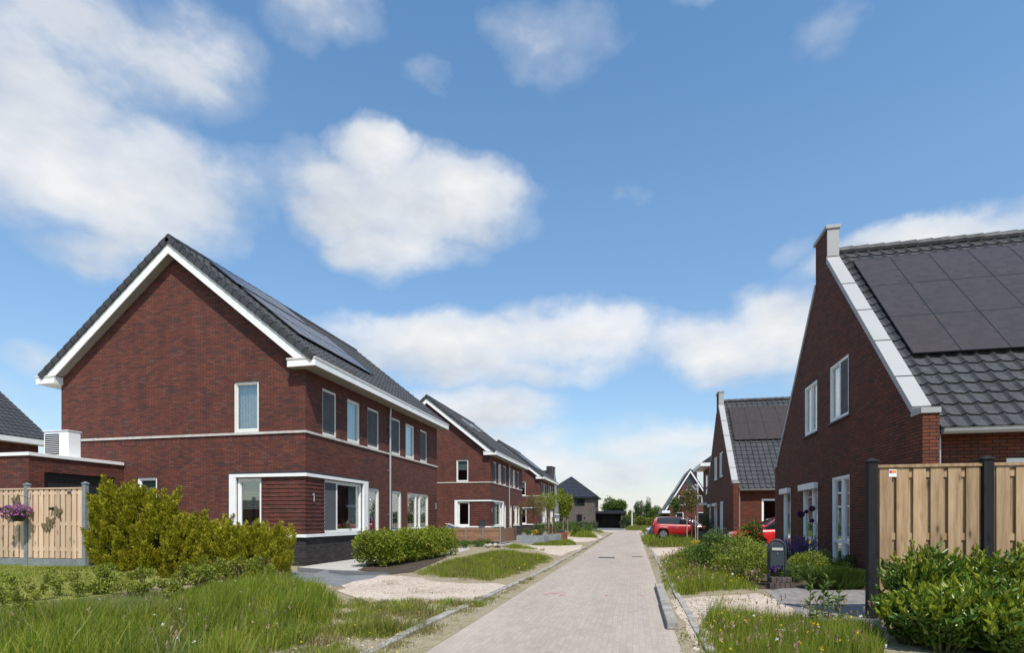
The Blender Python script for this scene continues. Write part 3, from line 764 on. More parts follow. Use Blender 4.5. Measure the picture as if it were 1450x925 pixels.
# ---- dark house at the end of the street
H = thing('hip_roof_house', 'taupe brick house with a dark hipped roof at the end of the street', 'house', (-10.95, 93, 0))
Pd = lambda s, z, d: (s, d, z)
q = MB(); q.box(-4.5, 4.5, 0, 9, 0, 5.3); q.build('wall', 'grey_brick', H)
q = MB(); e = 5.0; q.add([(-e, -.5, 5.15), (e, -.5, 5.15), (e, 9.5, 5.15), (-e, 9.5, 5.15), (-e, -.5, 5.32), (e, -.5, 5.32), (e, 9.5, 5.32), (-e, 9.5, 5.32)], [(0, 3, 2, 1), (0, 1, 5, 4), (1, 2, 6, 5), (2, 3, 7, 6), (3, 0, 4, 7), (4, 5, 6, 7)])
q.build('eaves', 'darkdoor', H)
q = MB(); ap = (0, 4.5, 9.05)
def hip(mb, a, b):                 # stepped rows of tiles up to the point
    a, b, p = Vector(a), Vector(b), Vector(ap); n = 14; nrm = (b - a).cross(p - a).normalized()
    for k in range(n):
        t0, t1 = k / n, (k + 1) / n; c = 18
        r0 = [a.lerp(p, t0).lerp(b.lerp(p, t0), i / c) for i in range(c + 1)]; r1 = [a.lerp(p, t1).lerp(b.lerp(p, t1), i / c) for i in range(c + 1)]
        vs = r0 + [v + nrm * (.05 + .02 * (i % 2)) for i, v in enumerate(r0)] + r1
        mb.add(vs, [(i, i + 1, c + 2 + i, c + 1 + i) for i in range(c)] + [(c + 1 + i, c + 2 + i, 2 * c + 3 + i, 2 * c + 2 + i) for i in range(c)])
for a, b in (((-e, -.5, 5.33), (e, -.5, 5.33)), ((e, -.5, 5.33), (e, 9.5, 5.33)), ((e, 9.5, 5.33), (-e, 9.5, 5.33)), ((-e, 9.5, 5.33), (-e, -.5, 5.33))): hip(q, a, b)
q.build('roof', 'tile_far', H, normals=False)
q = MB()
for sx_, sy_ in ((-e, -.5), (e, -.5)): q.tube([(sx_, sy_, 5.36), (0, 4.5, 9.1)], .1, 6)
q.build('hip_tiles', 'tile_far', H)
simple_window(H, Pd, 1.1, 2.8, 3.8, 5.0, 'darkdoor', mull=(1.95,)); simple_window(H, Pd, 1.4, 2.35, .1, 2.35, 'darkdoor'); simple_window(H, Pd, -4.0, -.9, .3, 2.4, 'darkdoor', mull=(-3, -2))
q = MB(); q.box(2.75, 2.9, -.12, -.001, 1.7, 1.95); q.build('wall_lamp', 'black', H)
q = MB(); q.box(4.52, 9.6, 1.6, 8, 2.5, 2.95); q.build('carport_roof', 'darkdoor', H)
q = MB(); q.box(5.9, 9.2, 2.2, 7.4, 2.96, 3.08); q.build('solar_panel', 'panel_blue', H)
q = MB(); q.box(8.75, 9.25, 1.9, 2.4, 0, 2.5); q.build('carport_pillar', 'grey_brick', H)
q = MB(); q.box(4.52, 9.3, 6.2, 6.4, 0, 2.5); q.box(9.1, 9.3, 2.4, 6.2, 0, 2.5); q.build('carport_wall', 'darkdoor', H)
q = MB()
for k in range(5): q.box(6.6, 8.9, 6.14, 6.19, .05 + k * .47, .05 + k * .47 + .44)
gd = q.build('garage_door', 'black', H)
q = MB(); q.box(5.2, 6.1, 6.13, 6.19, .02, 2.2); dd = q.build('door', 'black', H); q = MB(); q.tube([(6.0, 6.08, .8), (6.0, 6.08, 1.4)], .025); q.build('handle', 'zinc', dd)

# ---- steep gabled house, far right
H = thing('gabled_house', 'far right steep-roofed brick house with white gable edging', 'house', (7.5, 78.5, .16))
q = MB(); hw = 2.75
q.wall(Pd, [(-hw, 0), (-hw, 3.55), (0, 8.0), (hw, 3.55), (hw, 0)], [], .1); q.box(-hw, hw, .12, 11, 0, 3.2); q.build('wall', 'brick', H)
q = MB(); q.prism(lambda a, b, c: (a, c, b), [(-.6, 4.75), (-.6, 6.85), (0, 7.55), (.6, 6.85), (.6, 4.75)], -.05, -.002); q.build('gable_boarding', 'steel', H)
for sg in (-1, 1):
    q = MB(); q.prism(lambda a, b, c: (a, c, b), [(sg * 3.55, 2.55), (0, 8.32), (0, 8.05), (sg * 3.4, 2.5)], -.35, 11.2); q.build('roof_slope', 'tile_far', H)
    q = MB(); q.prism(lambda a, b, c: (a, c, b), [(sg * 3.42, 2.5), (0, 8.06), (0, 7.74), (sg * 3.2, 2.55)], -.4, -.36); q.build('barge_board', 'white', H)
    q = MB(); q.box(min(sg * 2.7, sg * 3.75), max(sg * 2.7, sg * 3.75), -.42, -.1, 2.2, 2.55); q.box(min(sg * 2.76, sg * 3.75), max(sg * 2.76, sg * 3.75), -.1, 11, 2.2, 2.5); q.build('eaves_box', 'white', H)
    simple_window(H, Pd, sg * 1.1 - .45, sg * 1.1 + .45, 3.3, 4.6); simple_window(H, Pd, sg * 1.4 - .5, sg * 1.4 + .5, .3, 2.3)
q = MB()
for k in range(6): q.add([(-3.35 + t * 3.1 - .06, k * 1.05 + .4 + o, 2.95 + t * 5.1) for t, o in ((.42, 0), (.42, 1), (.95, 1), (.95, 0))], [(0, 1, 2, 3)])
q.build('solar_panel', 'panel', H, normals=False)
simple_window(H, Pd, -.45, .45, 5.5, 6.6, 'white', mull=(0,))
q = MB(); q.box(.5, 1.2, 3, 3.6, 6.5, 8.4); q.build('chimney', 'plinth', H)

# ---- house with the broad white eave between them
H = thing('eaved_house', 'far right dark brick house with a broad white eave, beyond the two-row solar house', 'house', (5.55, 43.2, .16))
Pw = lambda s, z, d: (d, s, z)
q = MB(); q.box(0, 8, 0, 4.2, 0, 5.25); q.build('wall', 'brick', H)
q = MB(); q.box(-.75, 0.4, -.5, 4.6, 5.25, 5.5); q.build('eaves_box', 'white', H)
q = MB(); q.prism(lambda a, b, c: (a, c, b), [(-.7, 5.501), (4, 9.0), (8.7, 5.501)], -.45, 4.55); q.build('roof', 'tile_far', H)
simple_window(H, Pw, 1.2, 2.6, 3.2, 4.8, 'darkdoor'); simple_window(H, Pw, 2.5, 3.4, .1, 2.2, 'steel')
q = MB(); q.box(-.8, -.002, 1.4, 3.8, 2.4, 2.6); q.build('door_canopy', 'white', H)

# ---- garage beside the near left house
H = thing('flat_roof_garage', 'low brick garage with a white roof edge beside the nearest left house', 'garage', (-16.46, 11.95, 0))
q = MB(); q.wall(lambda s, z, d: (-d, s, z), [(0, 0), (0, 3.2), (2.88, 3.2), (2.88, 0), (2.6, 0), (2.6, 2.78), (.41, 2.78), (.41, 0)], [], .1)
for y0, y1 in ((.41, .41), (2.6, 2.6)): q.add([(0, y0, 0), (0, y0, 2.78), (-.12, y0, 2.78), (-.12, y0, 0)], [(0, 1, 2, 3)])
q.add([(0, .41, 2.78), (0, 2.6, 2.78), (-.12, 2.6, 2.78), (-.12, .41, 2.78)], [(0, 1, 2, 3)])
q.wall(lambda s, z, d: (s, d, z), [(-7, 0), (-7, 3.2), (0, 3.2), (0, 0)], [], .1); q.wall(lambda s, z, d: (s, 2.88 - d, z), [(-7, 0), (-7, 3.2), (-2.6, 3.2), (-2.6, 0)], [], .1)
q.build('wall', 'brick', H)
q = MB(); q.box(-7, .05, -.05, 2.88, 3.2, 3.3); q.build('roof_edge', 'white', H, bevel=.008)
q = MB(); k = .415
while k < 2.55: q.box(-.13, -.1, k, k + .115, .02, 2.77); k += .12
q.box(-.16, -.131, .42, 2.59, .02, 2.77); q.build('door', 'darkdoor', H)

# ---- air to water heat pump on the garage roof
T = thing('heat_pump', 'white heat pump with a black louvred grille on the garage roof', 'heat pump', (-16.95, 13.4, 3.3))
q = MB(); q.box(-.92, .03, 0, .4, .03, .84); q.build('casing', 'heatpump', T, bevel=.025)
q = MB(); q.box(-.86, -.32, -.012, -.002, .1, .76); q.build('grille_back', 'black', T)
q = MB(); k = .1
while k < .76: q.box(-.86, -.32, -.035, -.013, k, k + .012); k += .06
q.build('louvre', 'heatpump', T)
q = MB(); q.box(-.94, .05, -.03, .42, .841, .865); q.build('lid', 'heatpump', T, bevel=.008)
q = MB(); q.box(-.8, -.7, .02, .38, 0, .03); q.box(-.15, -.05, .02, .38, 0, .03); q.build('foot', 'black', T)

# ---- roofs behind on the far left
H = thing('neighbour_house', 'dark-roofed brick house with a white eave at the left edge, behind the garage', 'house', (-30.5, 17, 0))
q = MB(); q.box(-10, 0, -6, 5.6, 0, 5.3); q.build('wall', 'brick', H)
q = MB(); q.box(-.1, .5, -6.4, 6.1, 5.3, 5.56); q.build('eaves_box', 'white', H)
U = 6.6
Pn = lambda u, v, h: (.45 - v * .79 + h * .61, -6.3 + u, 5.6 + v * .61 + h * .79)
q = MB(); tile_field(q, Pn, 12.3, U, ns=5); q.build('roof_tiles', 'tile', H, normals=False)
q = MB(); q.prism(lambda a, b, c: (a, c, b), [(.42, 5.57), (-4.75, 9.56), (-9.9, 5.57)], -6.2, 5.9); q.build('roof_deck', 'tile_far', H)
simple_window(H, lambda s, z, d: (-d, s, z), -1.0, 1.2, 3.4, 4.5)
H = thing('shed', 'grey slatted outbuilding behind the heat pump', 'shed', (-41.5, 36, 0))
q = MB(); q.box(-6, 6, 0, 6, 0, 5.6); q.build('wall', 'grey_brick', H)
Ph = lambda u, v, h: (-6.2 + u, -.3 + v * .8 - h * .6, 4.6 + v * .6 + h * .8)
q = MB(); tile_field(q, Ph, 12.4, 4, ns=3); q.build('roof_tiles', 'tile_far', H, normals=False)
q = MB(); k = 1.0
while k < 4.6: q.box(-6, 6, -.04, -.002, k, k + .16); k += .2
q.build('cladding', 'steel', H)

# ================================================================== GROUND
def lines(lo, hi, mid0, mid1, fine):
    a = list(np.arange(mid0, mid1 + 1e-6, fine)); x = mid0; s = fine
    while x > lo: s *= 1.35; x -= s; a.insert(0, x)
    x = mid1; s = fine
    while x < hi: s *= 1.35; x += s; a.append(x)
    return np.array(a)
xs, ys = lines(-1500, 1500, -16, 8, .5), lines(-300, 2500, 0, 20, .5)
xx, yy = np.meshgrid(xs, ys); zz = np.array([gz(a, b) for a, b in zip(xx.ravel(), yy.ravel())])
nx, ny = len(xs), len(ys); ii = (np.arange(ny - 1)[:, None] * nx + np.arange(nx - 1)[None]).ravel()[:, None]
g = fast_mesh('ground', np.column_stack([xx.ravel(), yy.ravel(), zz]), ii + [0, 1, nx + 1, nx], 'ground'); g['kind'] = 'structure'

def sheet(name, pts, m, lift, n=1):
    mb = MB(); mb.add([(a, b, gz(a, b) + lift) for a, b in pts], [tuple(range(len(pts)))]); o = mb.build(name, m); o['kind'] = 'structure'; return o
RL = lambda y: -2.2 - .0 * y            # edge of the paving, left and right
road_pts = [(-2.28, -12), (.56, -12), (.5, 62), (1.5, 66), (6, 68), (6, 72), (-9, 72), (-9, 69), (-3.6, 66), (-2.2, 60)]
sheet('road', road_pts, 'road', .004)
sheet('driveway', [(-6.3, 71.6), (-1.6, 71.6), (-1.4, 95), (-6.3, 95)], 'asphalt', .008)
sheet('meadow', [(-80, 100), (80, 100), (400, 900), (-400, 900)], 'far_ground', .004)
sheet('meadow', [(-1.0, 73), (60, 73), (60, 100), (-1.0, 100)], 'far_ground', .004)

# kerbs laid in one metre stones
def kerb(name, x_of, y0, y1, w, h, gapx=()):
    mb = MB(); y = y0
    while y < y1:
        a, b = x_of(y), x_of(y + 1); j = random.uniform(-.012, .012); k = random.uniform(-.01, .012)
        mb.add([(a - w / 2 + j, y + .006, -.1), (a + w / 2 + j, y + .006, -.1), (b + w / 2 + j, y + .994, -.1), (b - w / 2 + j, y + .994, -.1), (a - w / 2 + j, y + .006, h + k), (a + w / 2 + j, y + .006, h + k), (b + w / 2 + j, y + .994, h + k), (b - w / 2 + j, y + .994, h + k)],
               [(0, 3, 2, 1), (4, 5, 6, 7), (0, 1, 5, 4), (1, 2, 6, 5), (2, 3, 7, 6), (3, 0, 4, 7)]); y += 1
    o = mb.build(name, 'concrete', bevel=.01); o['kind'] = 'structure'
kx = lambda y: -2.72 + min(.3, max(0, (y - 5.5) * .03))
kerb('kerb', kx, -6, 62, .13, .038)
kxr = lambda y: .78
kerb('kerb', kxr, -6, 62, .1, .034)
# strips of washed-in sand between paving and kerb
sheet('verge', [(-2.68, -12), (-2.2, -12), (-2.1, 20), (-2.15, 62), (-2.46, 62), (-2.46, 15), (-2.66, 5)], 'ground', .008)
sheet('verge', [(.5, -12), (.74, -12), (.74, 62), (.5, 62)], 'ground', .009)

A6 = lambda l: [G(360 + a / 3.295, 740 + b / 3.295) for a, b in l]
A7 = lambda l: [G(600 + a / 5.577, 730 + b / 5.577) for a, b in l]
A4 = lambda l: [G(920 + a / 4.53, 740 + b / 4.53) for a, b in l]
patch('sand', A6([(400, 330), (420, 290), (560, 262), (600, 250), (700, 252), (820, 275), (950, 290), (1120, 287), (1180, 300), (1150, 330), (1010, 380), (930, 418), (760, 410), (560, 385), (470, 355)]), 'sand', .010, amp=.15)
patch('gravel', A6([(150, 232), (330, 222), (520, 235), (640, 240), (590, 268), (440, 306), (300, 290), (170, 275)]), 'gravel', .006, amp=.06)
patch('path', A6([(205, 212), (420, 172), (1000, 118), (1010, 126), (640, 232), (430, 226), (330, 228)]), 'paleslab', .004, amp=0)
for sl in ([(200, 212), (335, 223), (290, 238), (205, 232)], [(350, 224), (520, 233), (640, 238), (560, 248), (420, 250), (345, 236)]):
    patch('path', A6(sl), 'slab', .011, amp=.015)
patch('sand', A7([(560, 262), (700, 258), (860, 280), (1000, 312), (1080, 325), (1165, 292), (1250, 262), (1245, 238), (960, 243), (820, 238)]), 'sand', .008, amp=.15)
patch('sand', A7([(1010, 188), (1070, 170), (1330, 180), (1385, 190), (1310, 212), (1200, 216)]), 'sand', .009, amp=.2)
patch('sand', A7([(1275, 118), (1345, 150), (1425, 172), (1390, 186), (1330, 172), (1295, 150)]), 'sand', .012, amp=.15)
patch('path', A7([(520, 222), (560, 205), (690, 185), (710, 195), (700, 226), (560, 240)]), 'paleslab', .006, amp=.02)
patch('path', A7([(990, 165), (1060, 158), (1090, 170), (1010, 186)]), 'paleslab', .006, amp=.02)
patch('sand', A4([(120, 500), (330, 482), (700, 462), (800, 500), (930, 570), (900, 610), (560, 620), (380, 700), (330, 830), (290, 838), (230, 690), (180, 590)]), 'sand', .010, amp=.08)
patch('driveway', A4([(740, 445), (900, 420), (1390, 440), (1560, 440), (1560, 720), (1390, 690), (1000, 610), (880, 560)]), 'drive', .006, amp=.04)
patch('sand', A4([(0, 170), (260, 155), (300, 190), (80, 220), (20, 215)]), 'sand', .010, amp=.12)
patch('driveway', A4([(200, 168), (400, 150), (420, 175), (270, 186)]), 'asphalt', .013, amp=0)
patch('driveway', [(2.6, 22.6), (11, 22.6), (11, 27.5), (2.6, 27.5)], 'drive', .006, amp=0)
patch('driveway', [(.85, 40.6), (5.4, 40.6), (5.4, 45.5), (.85, 45.5)], 'drive', .006, amp=0)
patch('flower_bed', A6([(640, 245), (740, 235), (900, 165), (880, 150), (560, 190), (480, 225)]), 'soil', .009, amp=.05)
patch('flower_bed', A4([(700, 430), (640, 330), (900, 230), (1390, 330), (1390, 440), (960, 440)]), 'soil', .004, amp=.05)
# lawn before the left fence follows the bank
lw = [(-22, 5.0), (-10.2, 5.4), (-9.4, 8.5), (-10.6, 10.9), (-22, 10.9)]
gx, gy = np.meshgrid(np.arange(-22, -9, .25), np.arange(4.75, 11.1, .25)); k = in_poly(np.column_stack([gx.ravel() + .12, gy.ravel() + .12]), lw).reshape(gx.shape)
mb = MB()
for j in range(gx.shape[0] - 1):
    for i in range(gx.shape[1] - 1):
        if k[j, i]: mb.add([(a, b, gz(a, b) + .012) for a, b in ((gx[j, i], gy[j, i]), (gx[j, i + 1], gy[j, i]), (gx[j, i + 1], gy[j + 1, i]), (gx[j, i], gy[j + 1, i]))], [(0, 1, 2, 3)])
mb.build('lawn', 'lawn', merge=True)['kind'] = 'structure'

# marks and covers on the carriageway
T = thing('manhole_cover', 'dark rectangular drain cover in the carriageway', 'drain cover', (*G(859, 790.5), .006))
q = MB(); q.box(-.3, .3, -.25, .25, 0, .006); q.build('frame', 'lead', T)
q = MB()
for i in range(5): q.box(-.25, .25, -.2 + i * .085, -.15 + i * .085, .0065, .012)
q.build('grid', 'steel', T)
T = thing('manhole_cover', 'smaller dark drain cover near the right kerb of the carriageway', 'drain cover', (*G(902, 789), .006))
q = MB(); q.box(-.2, .2, -.12, .12, 0, .006); q.build('frame', 'lead', T); q = MB(); q.box(-.16, .16, -.08, .08, .0065, .01); q.build('grid', 'steel', T)
M['mark'] = mat('faded_red_mark', (.42, .16, .12), .9, .1, .3, 20)
mb = MB()
for a, b, w_, h_ in ((773, 842.5, .09, .1), (783, 841.5, .16, .06), (796, 844, .1, .09), (858, 844.5, .08, .07), (909, 845, .07, .06), (749, 843, .08, .04), (787, 841, .3, .02)):
    x, y = G(a, b); mb.box(x - w_ / 2, x + w_ / 2, y - h_ / 2, y + h_ / 2, .0045, .0065)
mb.build('road_marking', 'mark')['kind'] = 'structure'

# loose kerbstones left lying on the carriageway
for i, (y0, y1, lb) in enumerate(((9.35, 11.68, 'farther of the two loose concrete kerbstones lying end to end at the right road edge'), (7.22, 9.3, 'nearer of the two loose concrete kerbstones lying end to end at the right road edge'))):
    q = MB(); c = .01 * i
    q.box(.42 - c, .56 - c, y0, y1, .006, .1)
    tag(q.build('kerbstone', 'concrete', bevel=.012), lb, 'kerbstone', 'loose kerbstones')

# ================================================================== LEFT GARDEN
FY = 10.75
def post(T, x, m, h, w=.1, dy=0):
    q = MB(); q.box(x - w / 2, x + w / 2, dy - w / 2, dy + w / 2, -.2, h); S = q.build('post', m, T, bevel=.008)
    q = MB(); a = w / 2 + .012
    q.add([(x + i, dy + j, l) for i, j, l in ((-a, -a, h + .001), (a, -a, h + .001), (a, a, h + .001), (-a, a, h + .001), (-a, -a, h + .02), (a, -a, h + .02), (a, a, h + .02), (-a, a, h + .02), (0, 0, h + .06))],
          [(0, 3, 2, 1), (0, 1, 5, 4), (1, 2, 6, 5), (2, 3, 7, 6), (3, 0, 4, 7), (4, 5, 8), (5, 6, 8), (6, 7, 8), (7, 4, 8)]); q.build('post_cap', m, S)
def board_panel(F_, x0, x1, h, m, nb, bw, plate=True, bott=.0):
    w = (x1 - x0) / 2; X = (x0 + x1) / 2
    q = MB()
    for zz in (bott + .18, h * .52, h - .17): q.box(X - w, X + w, -.009, .007, zz, zz + .09)
    q.box(X - w, X - w + .04, -.008, .006, bott + .02, h - .045); q.box(X + w - .04, X + w, -.008, .006, bott + .02, h - .045)
    T = q.build('board_panel', m, F_)
    for name, d0, off in (('front_board', -.028, 0), ('back_board', .008, .5)):
        mb = MB(); n = nb if not off else nb - 1
        for k in range(n):
            c = -w + (k + .5 + off) * (2 * w / nb); j = random.uniform(-.004, .004)
            mb.box(X + c - bw / 2 + j, X + c + bw / 2 + j, d0, d0 + .018, bott + random.uniform(0, .012), h - .045)
        mb.build(name, m, T, bevel=.003)
    q = MB(); q.box(X - w, X + w, -.045, .04, h - .04, h); q.build('top_rail', m, T, bevel=.005)
    if plate: q = MB(); q.box(X - w, X + w, -.02, .02, -.25, bott - .005); q.build('base_plate', 'concrete_post', T)
    return T
zf = .25
FN = thing('board_fence', 'pale vertical-board garden fence with grey concrete posts on the left', 'fence', (-14.86, FY, zf))
for x0 in (-3.57, -1.76, .05): board_panel(FN, x0, x0 + 1.71, 1.95, 'larch', 10, .115, bott=.2)
for x in (-1.81, 0, 1.81): post(FN, x, 'concrete_post', 2.03)
tag(MB().box(-13.55, -13.45, FY - .04, FY - .0285, zf + 1.8, zf + 1.86).build('plaque', 'steel'), 'small dark green plaque at the top of the right fence panel', 'plaque')
# hanging basket
T = thing('hanging_basket', 'black hanging basket of pink and purple petunias on the board fence', 'flower basket', (-14.72, FY - .3, zf + 1.12))
q = MB(); n = 16
for zz, r_ in ((0, .1), (.06, .14), (.2, .165), (.24, .17)):
    pass
vs = []; fs = []
pr = [(0, .1), (.05, .135), (.2, .165), (.23, .165)]
for zz, r_ in pr:
    for k in range(n): vs.append((r_ * math.cos(6.2832 * k / n), r_ * math.sin(6.2832 * k / n), zz))
for i in range(3):
    for k in range(n): fs.append((i * n + k, i * n + (k + 1) % n, (i + 1) * n + (k + 1) % n, (i + 1) * n + k))
fs += [tuple(range(n)), tuple(range(3 * n, 4 * n))]
q.add(vs, fs); q.build('pot', 'black', T)
bl = [(np.array([random.uniform(-.24, .24), random.uniform(-.14, .14), .28 + random.uniform(-.06, .06)]), np.array([.1, .1, .08])) for _ in range(12)] + [(np.array([-.27, -.05, .16]), np.array([.1, .08, .09]))]
foliage('foliage', bl, 500, .05, .6, 'shrub', T, .3)
P, D = blob_points(bl, 240, .05); P = np.repeat(P + D * .015, 5, 0); D = np.repeat(D, 5, 0) + rng.normal(size=(len(P), 3)) * .8
leaves('blossom', P, D, .04, .9, 'pink', T)
q = MB()
for k in range(3):
    a = k * 2.1; q.tube([(.165 * math.cos(a), .165 * math.sin(a), .23), (0, 0, .62)], .004, 4)
q.tube([(0, 0, .62), (0, .1, .63), (.0, .27, .55), (0, .272, .7)], .007, 5); q.build('hanger', 'black', T)
# butterfly ornaments and small wall lamps
M['bronze_metal'] = mat('bronze_metal', (.2, .15, .085), .5, .5, .3, 12, metallic=.3)
def butterfly(x, z, rot, label):
    T = thing('butterfly_ornament', label, 'ornament', (x, FY - .034, zf + z), 'bronze butterfly ornaments on the fence')
    ca, sa = math.cos(rot), math.sin(rot)
    rotp = lambda a, b: (a * ca - b * sa, a * sa + b * ca)
    for s in (-1, 1):
        mb = MB(); up = [(0, .0), (.02, .1), (.09, .15), (.14, .12), (.12, .04), (.06, 0), (.1, -.04), (.08, -.1), (.03, -.09), (0, -.03)]
        pts = [rotp(s * a, b) for a, b in up]
        mb.prism(lambda a, b, c: (a, c - .25 * abs(a) * .4, b), pts, -.014, -.006); mb.build('wing', 'bronze_metal', T)
    q = MB(); q.tube([(*[rotp(0, -.08)[0], -.012], rotp(0, -.08)[1]), (rotp(0, .09)[0], -.012, rotp(0, .09)[1])], .008, 5); q.build('body', 'black', T)
for x, z, r_, l in ((-15.12, 1.63, .5, 'bronze butterfly ornament above left of the flower basket'), (-15.35, 1.22, .15, 'bronze butterfly ornament left of the flower basket'),
                    (-13.85, 1.33, -.35, 'bronze butterfly ornament right of the little black lamp'), (-14.17, .98, .4, 'lower left bronze butterfly of the pair right of the flower basket'), (-14.07, 1.07, -.1, 'small bronze butterfly at the centre of the right fence panel')):
    butterfly(x, z, r_, l)
for x, l in ((-15.68, 'small black lamp on the left fence panel'), (-14.0, 'small black lamp on the right fence panel')):
    T = thing('fence_lamp', l, 'lamp', (x, FY - .03, zf + 1.43), 'small black fence lamps')
    q = MB(); q.box(-.03, .03, -.012, 0, -.04, .04); q.build('bracket', 'black', T); q = MB(); q.tube([(0, -.012, 0), (0, -.09, 0)], [.025, .035], 8); q.build('lamp_head', 'black', T)

# conifers: upright sprays
def conifer(x, y, r, h, n, label):
    n = int(n * 1.6)
    T = thing('conifer_shrub', label, 'conifer', (x, y, gz(x, y)), 'yellow-green conifers by the left fence')
    npl = 95; pi = rng.integers(0, npl, n); zt = rng.random(npl) ** 1.05 * .88; th = rng.uniform(0, 6.2832, npl); prof = np.minimum(1, 1.2 * (1 - zt) ** .55) * (.78 + .22 * np.minimum(1, zt * 3))
    rr = r * prof * rng.uniform(.45, 1.0, npl); B = np.column_stack([rr * np.cos(th), rr * np.sin(th), zt * h * .97])
    A = unit(np.column_stack([np.cos(th) * .45, np.sin(th) * .45, np.full(npl, 1.25)]) + rng.normal(size=(npl, 3)) * .16); LN = rng.uniform(.24, .58, npl) * (.6 + .4 * h / 2)
    t_ = rng.random(n); rad = (.1 * (1 - t_) ** .9 + .008); a_ = rng.uniform(0, 6.2832, n); O = np.column_stack([np.cos(a_), np.sin(a_), np.zeros(n)])
    P = B[pi] + A[pi] * (LN[pi] * t_)[:, None] + O * (rad * np.sqrt(rng.random(n)))[:, None]; P[:, 2] = np.maximum(P[:, 2], .0)
    D = A[pi] * 1.25 + O * .8 + rng.normal(size=(n, 3)) * .3
    leaves('foliage', P, D, rng.uniform(.035, .1, n), .3, 'thuja', T, .15)
    q = MB(); q.tube([(0, 0, -.05), (0, 0, h * .85)], [.04, .01], 6)
    for k in range(8):
        a = random.uniform(0, 6.28); zz = random.uniform(.1, .7) * h; q.tube([(0, 0, zz), (r * .6 * math.cos(a), r * .6 * math.sin(a), zz + .25)], [.012, .004], 4)
    q.build('trunk', 'bark', T); return T
for a in ((-11.95, 10.5, .5, 2.0, 16000, 'leftmost tall conifer, standing against the fence end'), (-11.4, 10.6, .52, 1.95, 16000, 'second tall conifer from the fence end'),
          (-10.8, 10.7, .52, 1.93, 15000, 'third tall conifer, right end of the tall ones'), (-10.25, 10.9, .66, 1.4, 13000, 'medium conifer just right of the tall ones'),
          (-9.7, 11.15, .66, 1.27, 13000, 'low conifer below the white meter box'), (-9.1, 11.45, .64, 1.2, 12000, 'low conifer before the white corner window'), (-8.6, 11.75, .5, 1.15, 9000, 'rightmost low conifer before the dark brick corner')):
    conifer(*a)

# leafy weeds in front of the conifers and small saplings on the lawn edge
for i, (px, py, h, lb) in enumerate(((150, 832, .4, 'leafy weed below the leftmost conifer'), (205, 838, .4, 'leafy weed with pale tips in front of the second conifer'), (262, 830, .55, 'leafy weed in front of the medium conifer'), (130, 842, .3, 'low weed at the left end of the weed row'), (180, 848, .32, 'low weed between the lawn and the tall grass'), (235, 848, .42, 'pale weed at the middle of the weed row'), (285, 842, .5, 'weed with yellowish tips before the low conifers'), (300, 834, .55, 'bushy weed before the low conifers'), (340, 832, .55, 'bushy weed just behind the tall grass'), (375, 824, .6, 'bushy weed left of the dark brick corner'),
                                     (318, 826, .6, 'pale green weed left of the yellow flower'), (355, 818, .65, 'tall pale green weed at the right end of the low conifers'), (395, 812, .6, 'weed next to the dark brick house corner'))):
    x, y = G(px, py); shrub('leafy_weed', lb, 'weed', x, y, random.uniform(.32, .5), .32, h * random.uniform(.85, 1.35), 'weedleaf' if i % 3 else 'lime', 620, .06, .5, 7, 'leafy weeds along the conifers', .6, size=(.2, .42))
for px, py, h, lb in ((5, 868, .42, 'young shrub at the left picture edge'), (22, 845, .62, 'yellow-tipped sapling nearest the left edge of the lawn'), (52, 842, .5, 'short green sapling on the lawn edge'), (84, 846, .55, 'yellow sapling in the middle of the lawn edge'), (112, 848, .5, 'thin green sapling left of the conifers'), (36, 870, .4, 'low bramble in front of the lawn')):
    x, y = G(px, py); z0 = gz(x, y)
    T = thing('sapling', lb, 'sapling', (x, y, z0), 'saplings along the lawn edge')
    q = MB(); pts = []; bl = []
    for k in range(4):
        a = random.uniform(0, 6.28); e = (.16 * math.cos(a), .16 * math.sin(a), h * random.uniform(.7, 1)); q.tube([(0, 0, -.02), (e[0] * .4, e[1] * .4, h * .45), e], [.007, .006, .003], 4)
        for j in range(5): bl.append((np.array(e) * (.35 + .15 * j), np.array([.05, .05, .045])))
    q.build('stem', 'stem', T); foliage('foliage', bl, 230, .06, .5, 'lime' if 'yellow' in lb else 'weedleaf', T, .4)

# white meter cabinet by the wall
T = thing('meter_cabinet', 'small white meter cabinet behind the low conifers', 'meter cabinet', (-12.7, 14.3, 0))
q = MB(); q.box(-.2, .2, -.14, .14, 0, 1.28); q.build('body', 'heatpump', T, bevel=.015); q = MB(); q.box(-.17, .17, -.155, -.141, .5, 1.22); q.build('door', 'heatpump', T, bevel=.006); q = MB(); q.box(-.21, .21, -.16, .15, 1.281, 1.31); q.build('lid', 'zinc', T)

# wicker ball and plants behind the corner windows
for x, y, lb in ((-11.62, 15.12, 'dark wicker ball with leaves on the sill of the gable corner window'), (-9.98, 17.55, 'dark wicker ornament with leaves on the sill of the big street window')):
    T = thing('wicker_ball', lb, 'ornament', (x, y, 1.04), 'wicker balls on window sills')
    q = MB()
    for k in range(9):
        a = random.uniform(0, 3.14); b = random.uniform(0, 3.14); n = 14; u = Vector((math.cos(a), math.sin(a), 0)); v = Vector((-math.sin(a) * math.cos(b), math.cos(a) * math.cos(b), math.sin(b)))
        q.tube([(Vector((0, 0, .21)) + (u * math.cos(6.2832 * i / n) + v * math.sin(6.2832 * i / n)) * .19) for i in range(n + 1)], .018, 5, False)
    q.build('weave', 'bark', T); q = MB(); q.box(-.12, .12, -.12, .12, -.02, .03); q.build('stand', 'black', T)
    bl = [(np.array([.17 * s, 0, .12]), np.array([.08, .08, .12])) for s in (-1, 1)]; foliage('foliage', bl, 150, .06, .5, 'shrub', T, .4)

